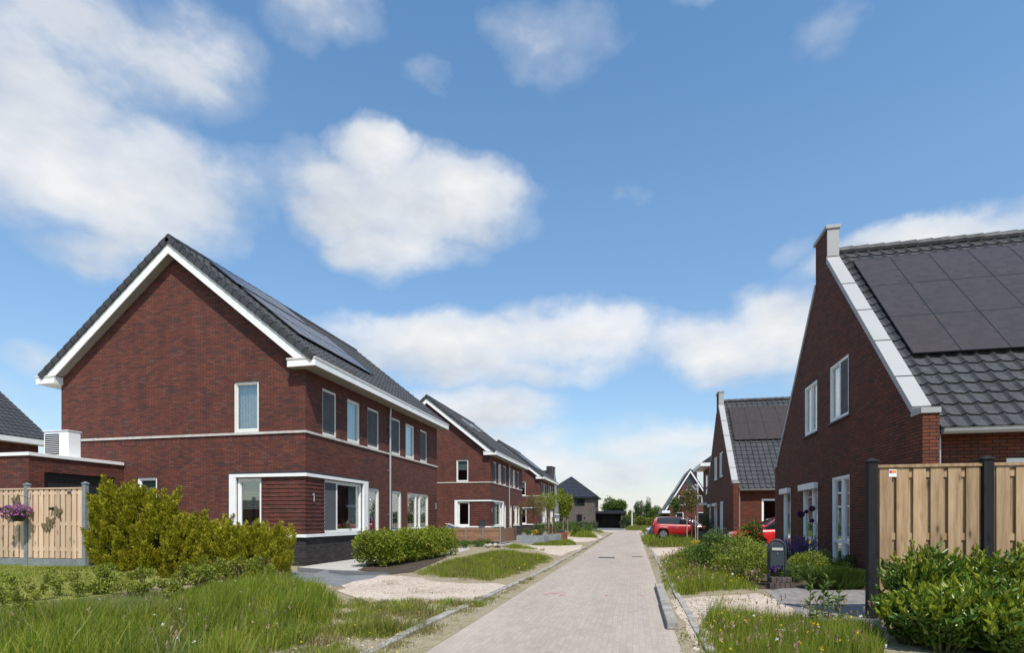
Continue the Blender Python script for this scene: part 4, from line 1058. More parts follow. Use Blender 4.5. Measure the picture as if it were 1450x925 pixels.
# clipped beech hedge
def hedge(name, label, cat, pts, w, h, m, n, L, wr=.55, z=0):
    """hedge following a line of points"""
    x0, y0 = pts[0]; T = thing(name, label, cat, (x0, y0, z)); bl = []
    for (ax, ay), (bx, by) in zip(pts, pts[1:]):
        ln = math.hypot(bx - ax, by - ay); k = max(2, int(ln / .38)); nx_, ny_ = -(by - ay) / ln, (bx - ax) / ln
        for i in range(k + 1):
            t = i / k
            for o in (-.3, .0, .3):
                for zz in (.3, .62, .76):
                    r_ = np.array([.3, .3, .3]) * w * .62 * random.uniform(.75, 1.2)
                    bl.append((np.array([ax + (bx - ax) * t - x0 + nx_ * o * w + random.uniform(-.08, .08), ay + (by - ay) * t - y0 + ny_ * o * w + random.uniform(-.08, .08), h * zz + random.uniform(-.06, .05)]), np.minimum(r_, h * .34)))
    foliage('foliage', bl, n, L, wr, m, T, .3, .8, floor=.03)
    q = MB()
    for (ax, ay), (bx, by) in zip(pts, pts[1:]):
        ln = math.hypot(bx - ax, by - ay); k = max(1, int(ln / .3))
        for i in range(k + 1):
            t = i / k; c = (ax + (bx - ax) * t - x0, ay + (by - ay) * t - y0); q.tube([(*c, -.05), (c[0] + .03, c[1], h * .4), (c[0] + random.uniform(-.1, .1), c[1], h * .75)], [.014, .01, .004], 4)
    q.build('stem', 'bark', T); return T
hedge('beech_hedge', 'clipped green beech hedge before the nearest left house', 'hedge', [(-7.55, 14.9), (-7.5, 20.9)], 1.25, 1.12, 'beech', 30000, .082)

# ================================================================== FARTHER LEFT GARDENS
LF = 30.2
T = thing('low_wooden_fence', 'low brown wooden fence with grey posts before the second left house', 'fence', (-9.9, LF, 0))
for k in range(4):
    q = MB(); x = -1.6 + k * 1.02
    for j in range(6): q.box(x + .04, x + .98, -.012, .012, .2 + j * .125, .2 + j * .125 + .12)
    q.build('board_panel', 'brownwood', T)
    q = MB(); q.box(x + .04, x + .98, -.02, .02, -.1, .19); q.build('base_plate', 'plinth', T)
for k in range(5):
    q = MB(); x = -1.6 + k * 1.02; q.box(x - .035, x + .035, -.05, .05, -.1, .99 if k < 4 else 1.02); q.build('post', 'concrete_post', T)
q = MB(); q.box(2.44, 2.52, .06, 4.2, .1, .94); q.build('side_panel', 'brownwood', T)
T = thing('folding_lounger', 'blue and grey folding lounger leaning behind the low wooden fence', 'lounger', (-10.75, LF + .35, 0))
q = MB()
for o in (0, .5): q.tube([(-.1, o, 1.2), (.55, o, 1.0), (1.15, o, .9)], .022, 6); q.tube([(.3, o, 1.07), (.1, o, .0)], .02, 6); q.tube([(.9, o, .95), (1.0, o, 0)], .02, 6)
q.build('frame', 'zinc', T)
M['bluecloth'] = mat('blue_cloth', (.05, .16, .35), .8, .2, .15, 6)
q = MB(); q.add([(-.12, 0, 1.0), (.55, 0, .86), (.55, .5, .86), (-.12, .5, 1.0), (-.12, 0, 1.03), (.55, 0, .89), (.55, .5, .89), (-.12, .5, 1.03)], [(0, 3, 2, 1), (4, 5, 6, 7), (0, 1, 5, 4), (1, 2, 6, 5), (2, 3, 7, 6), (3, 0, 4, 7)]); q.build('fabric', 'bluecloth', T)
T = thing('letter_box', 'square anthracite letter box on the brick corner of the second left house', 'letter box', (-10.5, 37.43, 1.13))
q = MB(); q.box(-.2, .2, -.16, -.035, -.2, .2); q.build('body', 'steel', T, bevel=.01); q = MB(); q.box(-.21, .21, -.175, -.03, .2, .23); q.build('flap', 'steel', T)
for i, (px, py) in enumerate(((632, 779), (645, 777), (660, 777), (675, 775), (686, 774))):
    x, y = G(px, py); shrub('low_shrub', ['low shrub at the left end of the row before the brown fence', 'second low shrub of the row before the brown fence', 'middle low shrub of the row before the brown fence', 'fourth low shrub of the row before the brown fence', 'low shrub at the right end of the row, by the stone heap'][i], 'shrub', x, y, .42, .4, .42, 'shrub', 700, .07, .5, 8, 'low shrubs before the brown fence')
T = thing('stone_heap', 'heap of pale stones beside the second left house', 'stones', (*G(700, 776), 0))
for k in range(26):
    q = MB(); r_ = random.uniform(.05, .11); q.ball((random.uniform(-.5, .5), random.uniform(-.4, .4), r_ * .6 + random.uniform(0, .1)), (r_ * 1.2, r_, r_ * .7), 7, 5); q.build('stone', 'concrete' if k % 3 else 'sand', T)
# stone basket planters and rusty planter
def planter(name, label, x0, x1, y0, y1, h, m, lip):
    T = thing(name, label, 'planter', ((x0 + x1) / 2, (y0 + y1) / 2, 0), 'planters before the second left house'); a, b = (x1 - x0) / 2, (y1 - y0) / 2
    q = MB(); q.box(-a, a, -b, -b + .12, 0, h); q.box(-a, a, b - .12, b, 0, h); q.box(-a, -a + .12, -b + .12, b - .12, 0, h); q.box(a - .12, a, -b + .12, b - .12, 0, h); q.build('wall', m, T)
    q = MB(); q.box(-a + .12, a - .12, -b + .12, b - .12, .02, h - .06); q.build('soil', 'soil', T)
    if lip:
        q = MB()
        for k in range(int(2 * a / .12) + 1): q.box(-a + k * .12, -a + k * .12 + .008, -b - .01, -b - .002, 0, h)
        for k in range(int(h / .12) + 1): q.box(-a, a, -b - .018, -b - .011, k * .12, k * .12 + .008)
        q.build('wire_mesh', 'zinc', T)
planter('gabion_planter', 'grey stone-filled planter nearest the road', -6.75, -5.15, 31.6, 33.2, .5, 'gabion', True)
planter('gabion_planter', 'grey stone-filled planter behind the nearest one', -6.2, -4.75, 34.2, 36.4, .48, 'gabion', True)
planter('steel_planter', 'rust-brown steel planter beyond the stone planters', -5.9, -4.7, 37.4, 39.5, .52, 'corten', False)
for x, y, rx, h, m, lb, fl in ((-6.3, 32.3, .4, .5, 'shrub', 'dark green rounded shrub in the nearest stone planter', None), (-5.8, 32.2, .25, .35, 'lime', 'yellow-flowered plant in the nearest stone planter', ('yellow', 60, .07)), (-5.45, 32.4, .32, .38, 'bronze', 'reddish plant in the nearest stone planter', None),
                               (-5.4, 35.2, .6, .75, 'bronze', 'dark bronze shrub in the second stone planter', None), (-5.3, 38.4, .5, .4, 'bluegreen', 'grey-green herb in the rust-brown planter', None)):
    shrub('planter_shrub', lb, 'shrub', x, y, rx, rx, h, m, 600, .07, .4, 8, 'plants in the planters', z=.44, flowers=fl)
def staked_tree(label, x, y, h, cc, cr, m, n, L, stakes, sh, group='young staked trees', z=None, wr=.6):
    T = tree('staked_tree', label, x, y, h, cc, cr, .035, m, n, L, wr, 14, group, z=z, size=(.3, .5))
    for sx_, sy_ in stakes:
        q = MB(); q.tube([(sx_, sy_, -.1), (sx_, sy_, sh)], [.03, .03], 8); q.build('stake', 'stake', T)
    q = MB()
    for sx_, sy_ in stakes: q.tube([(0, 0, sh - .12), (sx_, sy_, sh - .12)], .012, 4)
    q.build('tie_strap', 'black', T); return T
tree('multi_stem_tree', 'airy bronze-green multi-stemmed tree in the nearest stone planter', -6.0, 33.0, 2.6, 1.75, (1.0, .9, .85), .03, 'bronze', 3800, .065, .5, 20, z=.44)
staked_tree('light green young tree tied to brown stakes beyond the bronze tree', -5.7, 37.0, 3.2, 2.55, (.85, .8, .75), 'lime', 1800, .1, ((-.25, .1), (.25, .1), (.05, -.25)), 1.5, z=.1)
for i, (x, lb) in enumerate(((-6.95, 'bright green young tree left of its twin, before the dark-roofed house'), (-6.5, 'bright green young tree right of its twin, before the dark roofed house'))):
    staked_tree(lb, x, 53.8, 4.2, 2.95 - .1 * i, (.62, .6, 1.5), 'lime', 2600, .17, ((.12, -.1),), 1.6)
hedge('clipped_hedge', 'pale green clipped hedge before the dark-roofed house', 'hedge', [(-11.5, 76), (-5.2, 77.5)], 1.2, 1.3, 'bluegreen', 3500, .16)
hedge('clipped_hedge', 'dark green hedge behind the rust-brown planter', 'hedge', [(-10.0, 57), (-6.2, 57.5)], 1.0, 1.25, 'shrub', 3000, .13)
T = thing('flower_box', 'dark blue flower box with yellow flowers below the bright green young trees', 'planter', (-6.9, 52.3, 0)); q = MB(); q.box(-1, .4, -.25, .25, 0, .4); M['bluebox'] = mat('dark_blue_box', (.02, .03, .07), .5, .4); q.build('box', 'bluebox', T, bevel=.02)
bl = [(np.array([random.uniform(-.1, 1.2), random.uniform(-.3, .2), .12]), np.array([.16, .16, .13])) for _ in range(9)]; foliage('foliage', bl, 300, .09, .6, 'shrub', T); foliage('blossom', bl, 240, .1, .8, 'yellow', T)
for px, py, lb in ((722, 755, 'rounded garden shrub right of the dark brick base of the second house'), (835, 757, 'rounded green shrub at the driveway of the dark-roofed house'), (815, 760, 'low green bush along the sandy path by the dark-roofed house')):
    x, y = G(px, py); shrub('garden_shrub', lb, 'shrub', x, y, .8, .8, .9, 'shrub', 700, .13, .5, 9)

# ================================================================== FAR BACKGROUND
for a in (('broad green tree over the carport of the dark-roofed house', -3.6, 112, 6.0, 3.9, (2.7, 2.2, 2.2), .2, 'shrub', 4200, .26), ('slender pale tree right behind the dark hipped roof', -8.2, 108, 6.2, 4.2, (.8, .8, 2.2), .1, 'bluegreen', 900, .22),
          ('yellow-green bushy tree left of the white post', -.9, 99, 3.0, 1.6, (1.2, 1.2, 1.5), .1, 'tree_yellow', 2200, .2), ('thin birch-like tree right of the white post', .9, 104, 5.0, 3.2, (.9, .9, 1.9), .1, 'bluegreen', 1500, .2),
          ('pointed dark green tree in the middle of the far row', 2.6, 106, 5.2, 2.9, (.9, .9, 2.4), .1, 'tree', 1800, .2), ('broad mid-green tree in the far row, left of the dark red one', 4.2, 104, 3.6, 2.0, (1.6, 1.4, 1.7), .12, 'shrub', 2400, .22),
          ('small dark red tree in the far row', 5.9, 103, 4.4, 2.7, (1.0, 1.0, 1.6), .1, 'redtree', 1500, .2), ('broad dark green tree just left of the steep white-edged gable', 8.6, 106, 4.7, 2.6, (2.2, 1.8, 2.1), .15, 'tree', 3400, .24)):
    tree('deciduous_tree', a[0], *a[1:8], int(a[8] * 2.2), a[9], .55, 22, 'trees at the far end of the street')
for x, y, r_, h, m, lb in ((1.2, 95, 1.3, 1.7, 'tree_yellow', 'yellowish bush below the birch-like tree'), (3.4, 94, 1.4, 1.6, 'tree_yellow', 'yellow-green bush below the pointed tree'), (5.6, 96, 1.5, 1.8, 'weedleaf', 'light bush below the dark red tree'), (-1.6, 93, .9, 1.6, 'bluegreen', 'grey-green bush beside the carport pillar')):
    shrub('garden_bush', lb, 'bush', x, y, r_ * 1.2, r_, h * 1.2, m, 3000, .2, .5, 12, 'bushes at the far end of the street')
P = np.column_stack([rng.uniform(-140, 160, 26000), 190 + rng.uniform(0, 14, 26000), rng.random(26000)])
top = 3.5 + 2.2 * np.array([noise.noise(Vector((a * .09, b * .05, 0))) for a, b, _ in P]); P[:, 2] *= top
o = leaves('far_wood', P, rng.normal(size=P.shape) + [0, -.3, .6], rng.uniform(.5, 1.1, len(P)), .6, 'tree'); o['kind'] = 'stuff'; o['label'] = 'low far wood along the horizon'
T = thing('lamp_post', 'white post standing in the grass at the end of the street', 'post', (-.35, 91, 0)); q = MB(); q.tube([(0, 0, 0), (0, 0, 2.9)], [.11, .09], 10); q.build('shaft', 'heatpump', T)
q = MB(); q.tube([(0, 0, 2.9), (0, 0, 3.12)], [.16, .12], 10); q.build('lamp_head', 'cream', T)

# ================================================================== RIGHT FRONT
RY = 8.15
zr = gz(3.1, RY)
FN = thing('board_fence', 'light pine board fence with black posts at the right edge', 'fence', (3.08, RY, zr - .02))
board_panel(FN, .06, 1.25, 2.06, 'pine', 6, .145, plate=False); board_panel(FN, 1.37, 2.67, 2.06, 'pine', 6, .145, plate=False)
post(FN, 0, 'blackwood', 2.1, .115, -.01); post(FN, 1.31, 'blackwood', 2.1, .115, -.01)
T = thing('sticker', 'small white sticker with red and orange squares on the right fence', 'sticker', (3.32, RY - .029, zr + 1.93))
q = MB(); q.box(-.045, .045, -.003, -.001, -.05, .05); q.build('sheet', 'heatpump', T)
M['orange'] = mat('orange_print', (.75, .3, .03), .6, .2, .05); M['redp'] = mat('red_print', (.5, .05, .04), .6, .2, .05)
q = MB(); q.box(.0, .04, -.005, -.0035, 0, .04); q.build('print', 'orange', T); q = MB(); q.box(-.04, -.005, -.005, -.0035, .0, .035); q.build('print', 'redp', T)

def laurel(x, y, r, h, n, label):
    z0 = gz(x, y); T = thing('laurel_shrub', label, 'laurel', (x, y, z0), 'laurel hedge before the right fence')
    P = []; D = []; q = MB(); newP = []; newD = []
    for k in range(n):
        a = random.uniform(0, 6.28); rad = r * math.sqrt(random.random()); ht = h * random.uniform(.55, 1.0) * (1 - .25 * (rad / r) ** 2)
        b = Vector((rad * .35 * math.cos(a), rad * .35 * math.sin(a), 0)); e = Vector((rad * math.cos(a), rad * math.sin(a), ht)); m_ = b.lerp(e, .5) + Vector((random.uniform(-.05, .05), random.uniform(-.05, .05), .05))
        if k % 2 == 0: q.tube([b, m_, e], [.009, .007, .003], 4)
        d = (e - m_).normalized(); nl = 20
        for j in range(nl):
            t = .15 + .85 * j / nl; p = b.lerp(m_, t * 2) if t < .5 else m_.lerp(e, t * 2 - 1)
            ph = j * 2.4 + a; out = Vector((math.cos(ph), math.sin(ph), .55)); dd = (out + d * .4 + Vector((random.gauss(0, .2), random.gauss(0, .2), random.gauss(0, .2)))).normalized()
            if j > nl - 8 and k % 5 < 3 and e.z > h * .55: newP.append(p); newD.append((dd + d * .8))
            else: P.append(p); D.append(dd)
    k = len(newP); o = leaves('foliage', np.array(P + newP), np.array([tuple(d) for d in D + newD]), rng.uniform(.065, .12, len(P) + k), .36, 'laurel', T, .35, .08)
    o.data.materials.append(M['laurel_new']); o.data.polygons.foreach_set('material_index', np.r_[np.zeros(2 * len(P), np.int32), np.ones(2 * k, np.int32)])
    q.build('stem', 'stem', T); return T
for a in ((3.3, 7.15, .5, 1.08, 230, 'leftmost laurel shrub of the hedge, before the black end post'), (3.85, 7.0, .52, 1.0, 230, 'second laurel shrub from the left in the hedge'),
          (4.4, 7.05, .55, 1.06, 230, 'third laurel shrub from the left, before the second black post'), (4.95, 6.95, .55, 1.05, 220, 'laurel shrub at the right picture edge'), (3.5, 6.5, .5, .75, 190, 'low laurel in front of the hedge, left'), (4.2, 6.4, .55, .78, 190, 'low laurel in front of the hedge, right'), (3.22, 6.6, .34, .7, 130, 'small laurel at the foot of the black end post'), (3.45, 6.05, .4, .5, 140, 'lowest laurel at the bottom picture edge, left'), (3.95, 5.95, .45, .55, 150, 'lowest laurel at the bottom picture edge, right'), (*G(1290, 912), .36, .6, 150, 'laurel filling the lower left corner of the hedge'), (*G(1335, 922), .42, .66, 170, 'laurel at the bottom of the hedge, under the second panel')):
    laurel(*a)

# letter box on a stand with its little brick plinth
mx, my = G(1100, 831); mz = gz(mx, my)
T = thing('letter_box', 'dark blue-grey round-topped letter box on a stand in the right front garden', 'letter box', (mx, my, mz), rz=R(-6)); T.scale = (.78, .8, .84)
q = MB(); w_ = .16; n = 14
arc = [(w_ * math.cos(math.pi * k / n), .9 + w_ * math.sin(math.pi * k / n)) for k in range(n + 1)]
q.prism(lambda a, b, c: (a, c, b), arc + [(-w_, .5), (w_, .5)], -.12, .1); q.build('body', 'steel', T, bevel=.006)
q = MB(); w2 = .2; arc = [(w2 * math.cos(math.pi * k / n), 0, .9 + w2 * math.sin(math.pi * k / n)) for k in range(n + 1)]
q.tube([(w2, 0, -.1)] + [(w2, 0, .45)] + arc + [(-w2, 0, .45), (-w2, 0, -.1)], .026, 8); q.build('stand', 'steel', T, smooth=True)
M['brass'] = mat('pale_steel', (.75, .75, .66), .3, .5, .05, 3, metallic=.6)
q = MB(); q.box(-.125, .125, -.135, -.122, .86, .92); q.build('slot_flap', 'brass', T, bevel=.004)
q = MB(); q.box(-.14, .14, -.127, -.121, .838, .845); q.build('door_edge', 'black', T); q = MB(); q.tube([(0, -.12, .79), (0, -.132, .79)], .012, 8); q.build('lock', 'zinc', T)
bx, by = G(1104, 833); bz = gz(bx, by)
M['paver'] = mat('dark_clinker', (.1, .075, .07), .85, .2, .35, 9, .3, fine=60)
k = 0
for zz, n_, y_ in ((0, 5, -.05), (.105, 4, -.0)):
    for i in range(n_):
        q = MB(); x_ = bx - .21 + i * .092 + (.045 if zz else 0); ha = .2 if not zz else .2
        q.box(x_, x_ + .084, by - .1 + y_, by + .1 + y_, bz + zz, bz + zz + .1)
        o = tag(q.build('paving_brick', 'paver' if k != 1 else 'redtreeb' if 'redtreeb' in M else 'paver', bevel=.006), 'dark clinker brick in the lower row before the letter box stand' if not zz else 'dark clinker brick in the upper row before the letter box stand', 'brick', 'lower row of bricks below the letter box' if not zz else 'upper row of bricks below the letter box'); k += 1

# bushes of the right front gardens
gR = 'shrubs of the right front garden'
SH = [(1012, 813, .8, 1.0, 'shrub', 3800, .06, 'mid green shrub at the left side of the letter box bed'), (1042, 818, .7, 1.02, 'lime', 3800, .055, 'yellow-green shrub in the bed left of the letter box'), (1066, 826, .55, .9, 'lime', 3200, .05, 'shrub right beside the stand of the letter box'),
      (990, 806, .7, .85, 'weedleaf', 2800, .06, 'low bush at the left end of the right bed'), (1052, 812, .35, .85, 'redtree', 900, .05, 'dark purple-leaved shrub among the green ones left of the letter box'), (1025, 800, .7, 1.05, 'bluegreen', 2200, .06, 'tall green shrub behind the left bed'), (985, 797, .5, .55, 'lime', 1300, .06, 'light bush near the yellow flower')]
for px, py, r_, h, m, n, L, lb in SH:
    x, y = G(px, py); shrub('garden_shrub', lb, 'shrub', x, y, r_, r_ * .9, h, m, n, L, .5, 16, gR)
x, y = G(1060, 803); shrub('rose_bush', 'tall bush with red-orange flowers before the red hatchback', 'rose bush', x, y, .6, .6, 1.3, 'shrub', 4200, .065, .55, 18, flowers=('redpetal', 90, .075), size=(.25, .45))
for px, py, r_, h, n, lb in ((1085, 812, .4, .75, 40, 'lavender behind the letter box stand, left'), (1118, 806, .45, .85, 60, 'purple catmint right behind the letter box'), (1142, 805, .45, .85, 60, 'purple catmint below the allium heads'), (1098, 826, .25, .5, 30, 'lavender seen below the letter box')):
    x, y = G(px, py); z0 = gz(x, y); T = thing('catmint', lb, 'catmint', (x, y, z0), 'purple flowering clumps'); P = []; D = []; Pl_ = []; Dl = []; q = MB()
    for k in range(n):
        a = random.uniform(0, 6.28); rr = r_ * math.sqrt(random.random()); e = Vector((rr * math.cos(a), rr * math.sin(a), h * random.uniform(.7, 1)))
        b = e * .25; b.z = 0; q.tube([b, e], [.004, .003], 3)
        for j in range(26):
            t = random.uniform(.55, 1.02); P.append(b.lerp(e, t)); D.append((random.gauss(0, 1), random.gauss(0, 1), .5))
        for j in range(14):
            t = random.uniform(.05, .6); Pl_.append(b.lerp(e, t)); Dl.append((random.gauss(0, 1), random.gauss(0, 1), .5))
    leaves('blossom', np.array(P), np.array(D), .028, .8, 'purple', T); leaves('foliage', np.array(Pl_), np.array(Dl), .05, .5, 'bluegreen', T); q.build('stem', 'stem', T)
for px, py, h, r_, lb in ((1134, 808, 1.42, .085, 'lowest left purple allium head'), (1150, 808, 1.55, .07, 'highest purple allium head'), (1150, 809, 1.25, .05, 'small dark allium head below the highest one'), (1142, 808, 1.48, .05, 'small allium head between the two large ones')):
    x, y = G(px, py); T = thing('allium', lb, 'allium', (x, y, gz(x, y)), 'purple alliums right of the letter box'); q = MB(); q.tube([(0, 0, 0), (.02, 0, h * .5), (0, 0, h)], .006, 5); q.build('stem', 'stem', T)
    n = 420; D = unit(rng.normal(size=(n, 3))); leaves('flower_head', D * r_ * .55 + [0, 0, h], D + rng.normal(size=(n, 3)) * .3, r_ * .6, .45, 'plum', T)
for px, py, r_, h, m, n, L, lb in ((1148, 822, .55, .62, 'lime', 3600, .05, 'light green mound plant before the right house'), (1178, 818, .5, .66, 'weedleaf', 3400, .045, 'green mound plant between the light one and the grassy one'), (1122, 826, .35, .45, 'shrub', 1500, .05, 'low plant just right of the letter box'), (1200, 812, .4, .5, 'shrub', 1500, .05, 'leafy mound close to the wall of the near right house')):
    x, y = G(px, py); shrub('mound_plant', lb, 'plant', x, y, r_, r_, h, m, n, L, .4, 12, 'mound plants before the near right house')
x, y = G(1184, 834)
T = thing('grassy_mound', 'fine grassy mound plant at the edge of the grey driveway', 'plant', (x, y, gz(x, y))); n = 6000
a = rng.uniform(0, 6.28, n); rr = .5 * np.sqrt(rng.random(n)); P = np.column_stack([rr * np.cos(a) * .8, rr * np.sin(a) * .6, np.zeros(n)]); D = np.column_stack([np.cos(a) * rr * .8, np.sin(a) * rr * .6, .5 + .2 * rng.random(n)])
leaves('foliage', P, D, .4 * rng.uniform(.6, 1.1, n), .016, 'shrub', T, .0, .12)
# tall weeds at the edge of the drive
for px, py, h, lb in ((1146, 893, .85, 'tallest upright weed at the driveway edge'), (1163, 888, .5, 'medium weed right of the tallest one'), (1173, 885, .62, 'slim weed at the right of the group'), (1188, 892, .5, 'broad-leaved weed nearest the black post'), (1155, 896, .38, 'low weed in front of the tallest one')):
    x, y = G(px, py); T = thing('tall_weed', lb, 'weed', (x, y, gz(x, y)), 'tall weeds at the driveway edge'); q = MB(); e = Vector((random.uniform(-.04, .04), 0, h)); q.tube([(0, 0, -.02), e * .5, e], [.007, .006, .003], 5); q.build('stem', 'stem', T)
    P = []; D = []
    for j in range(int(h * 75)):
        t = random.uniform(.08, 1); a = j * 2.4; P.append(e * t); D.append((math.cos(a), math.sin(a), .5 if t < .85 else 1.5))
    leaves('foliage', np.array(P), np.array(D), rng.uniform(.05, .12, len(P)), .32, 'shrub', T, .2, .1)
x, y = G(985, 779)
T = thing('yellow_flower_pot', 'pale pot of yellow flowers at the left end of the right bed', 'flower pot', (x, y, gz(x, y))); q = MB(); q.tube([(0, 0, 0), (0, 0, .22)], [.14, .18], 12); q.build('pot', 'zinc', T)
bl = [(np.array([random.uniform(-.15, .15), random.uniform(-.15, .15), .3]), np.array([.1, .1, .08])) for _ in range(6)]; foliage('foliage', bl, 200, .06, .6, 'lime', T); foliage('blossom', bl, 160, .06, .9, 'yellow', T)
# trees on the right verge
staked_tree('bronze-green young tree with three stakes before the boxy red car', 3.15, 32.3, 3.4, 2.45, (.55, .5, .95), 'bronze', 2600, .085, ((-.25, -.1), (.2, -.15), (.35, .2)), 1.55)
staked_tree('green young tree behind the red parked car', 3.4, 46.5, 3.2, 2.3, (.6, .55, .85), 'tree', 1700, .11, ((-.25, .1), (.25, .1)), 1.4)
shrub('garden_shrub', 'dark slim shrub by the wall of the second right house', 'shrub', 4.55, 36.8, .45, .45, 1.9, 'tree', 1100, .09, .5, 12)
T = thing('garden_bin', 'small green bin at the front of the second right house', 'bin', (4.25, 34.0, .14)); M['greenbin'] = mat('green_plastic', (.012, .09, .07), .5, .4, .1)
q = MB(); q.add([(-.2, -.2, 0), (.2, -.2, 0), (.2, .2, 0), (-.2, .2, 0), (-.26, -.26, .5), (.26, -.26, .5), (.26, .26, .5), (-.26, .26, .5)], [(0, 3, 2, 1), (4, 5, 6, 7), (0, 1, 5, 4), (1, 2, 6, 5), (2, 3, 7, 6), (3, 0, 4, 7)]); q.build('body', 'greenbin', T, bevel=.02); q = MB(); q.box(-.28, .28, -.29, .28, .501, .55); q.build('lid', 'greenbin', T, bevel=.01)
T = thing('flagpole', 'white flagpole with a limp blue and white flag before the steep gabled house', 'flagpole', (5.4, 50.0, .16)); q = MB(); q.tube([(0, 0, 0), (0, 0, 4.6)], [.05, .035], 10); q.ball((0, 0, 4.62), .06); q.build('pole', 'heatpump', T)
q = MB(); n = 16; vs = []
for i in range(n + 1):
    t = i / n; xx_ = -.05 - t * .9; zz_ = 4.4 - .15 * t - .35 * t * t; w_ = .04 * math.sin(t * 9); vs += [(xx_, w_, zz_), (xx_ + .2 * t, w_ * .6 + .02, zz_ - .5 + .1 * t)]
q.add(vs, [(2 * i, 2 * i + 1, 2 * i + 3, 2 * i + 2) for i in range(n)])
m = bpy.data.materials.new('blue_white_flag'); t = NT(m); sx = t.add('ShaderNodeSeparateXYZ', Vector=t.coord()); wv = t.math('FRACT', t.math('MULTIPLY', t.math('ADD', sx.outputs[0], sx.outputs[2]), 2.6))
t.out(t.bsdf(t.ramp(wv, [(0, (.02, .07, .3)), (.55, (.7, .72, .75))], 'CONSTANT'), .8)); q.build('flag', m, T)

# ================================================================== CARS
def paint(name, col):
    m = bpy.data.materials.new(name); t = NT(m); t.out(t.bsdf((*col, 1), .32, .5, Coat_Weight=.9, Coat_Roughness=.05)); return m
M['red_car'] = paint('red_car_paint', (.34, .012, .014)); M['red2_car'] = paint('bright_red_car_paint', (.55, .018, .015)); M['blue_car'] = paint('grey_blue_car_paint', (.12, .16, .23))
M['carglass'] = dark_glass(); M['tyre'] = mat('tyre_rubber', (.015, .015, .015), .85, .2, .2, 20); M['rim'] = mat('alloy_rim', (.5, .51, .53), .3, .5, .1, 10, metallic=.8)
M['lamp_red'] = mat('red_lamp', (.3, .01, .01), .2, .6, .05); M['lamp_clear'] = mat('clear_lamp', (.65, .68, .7), .15, .6, .05)

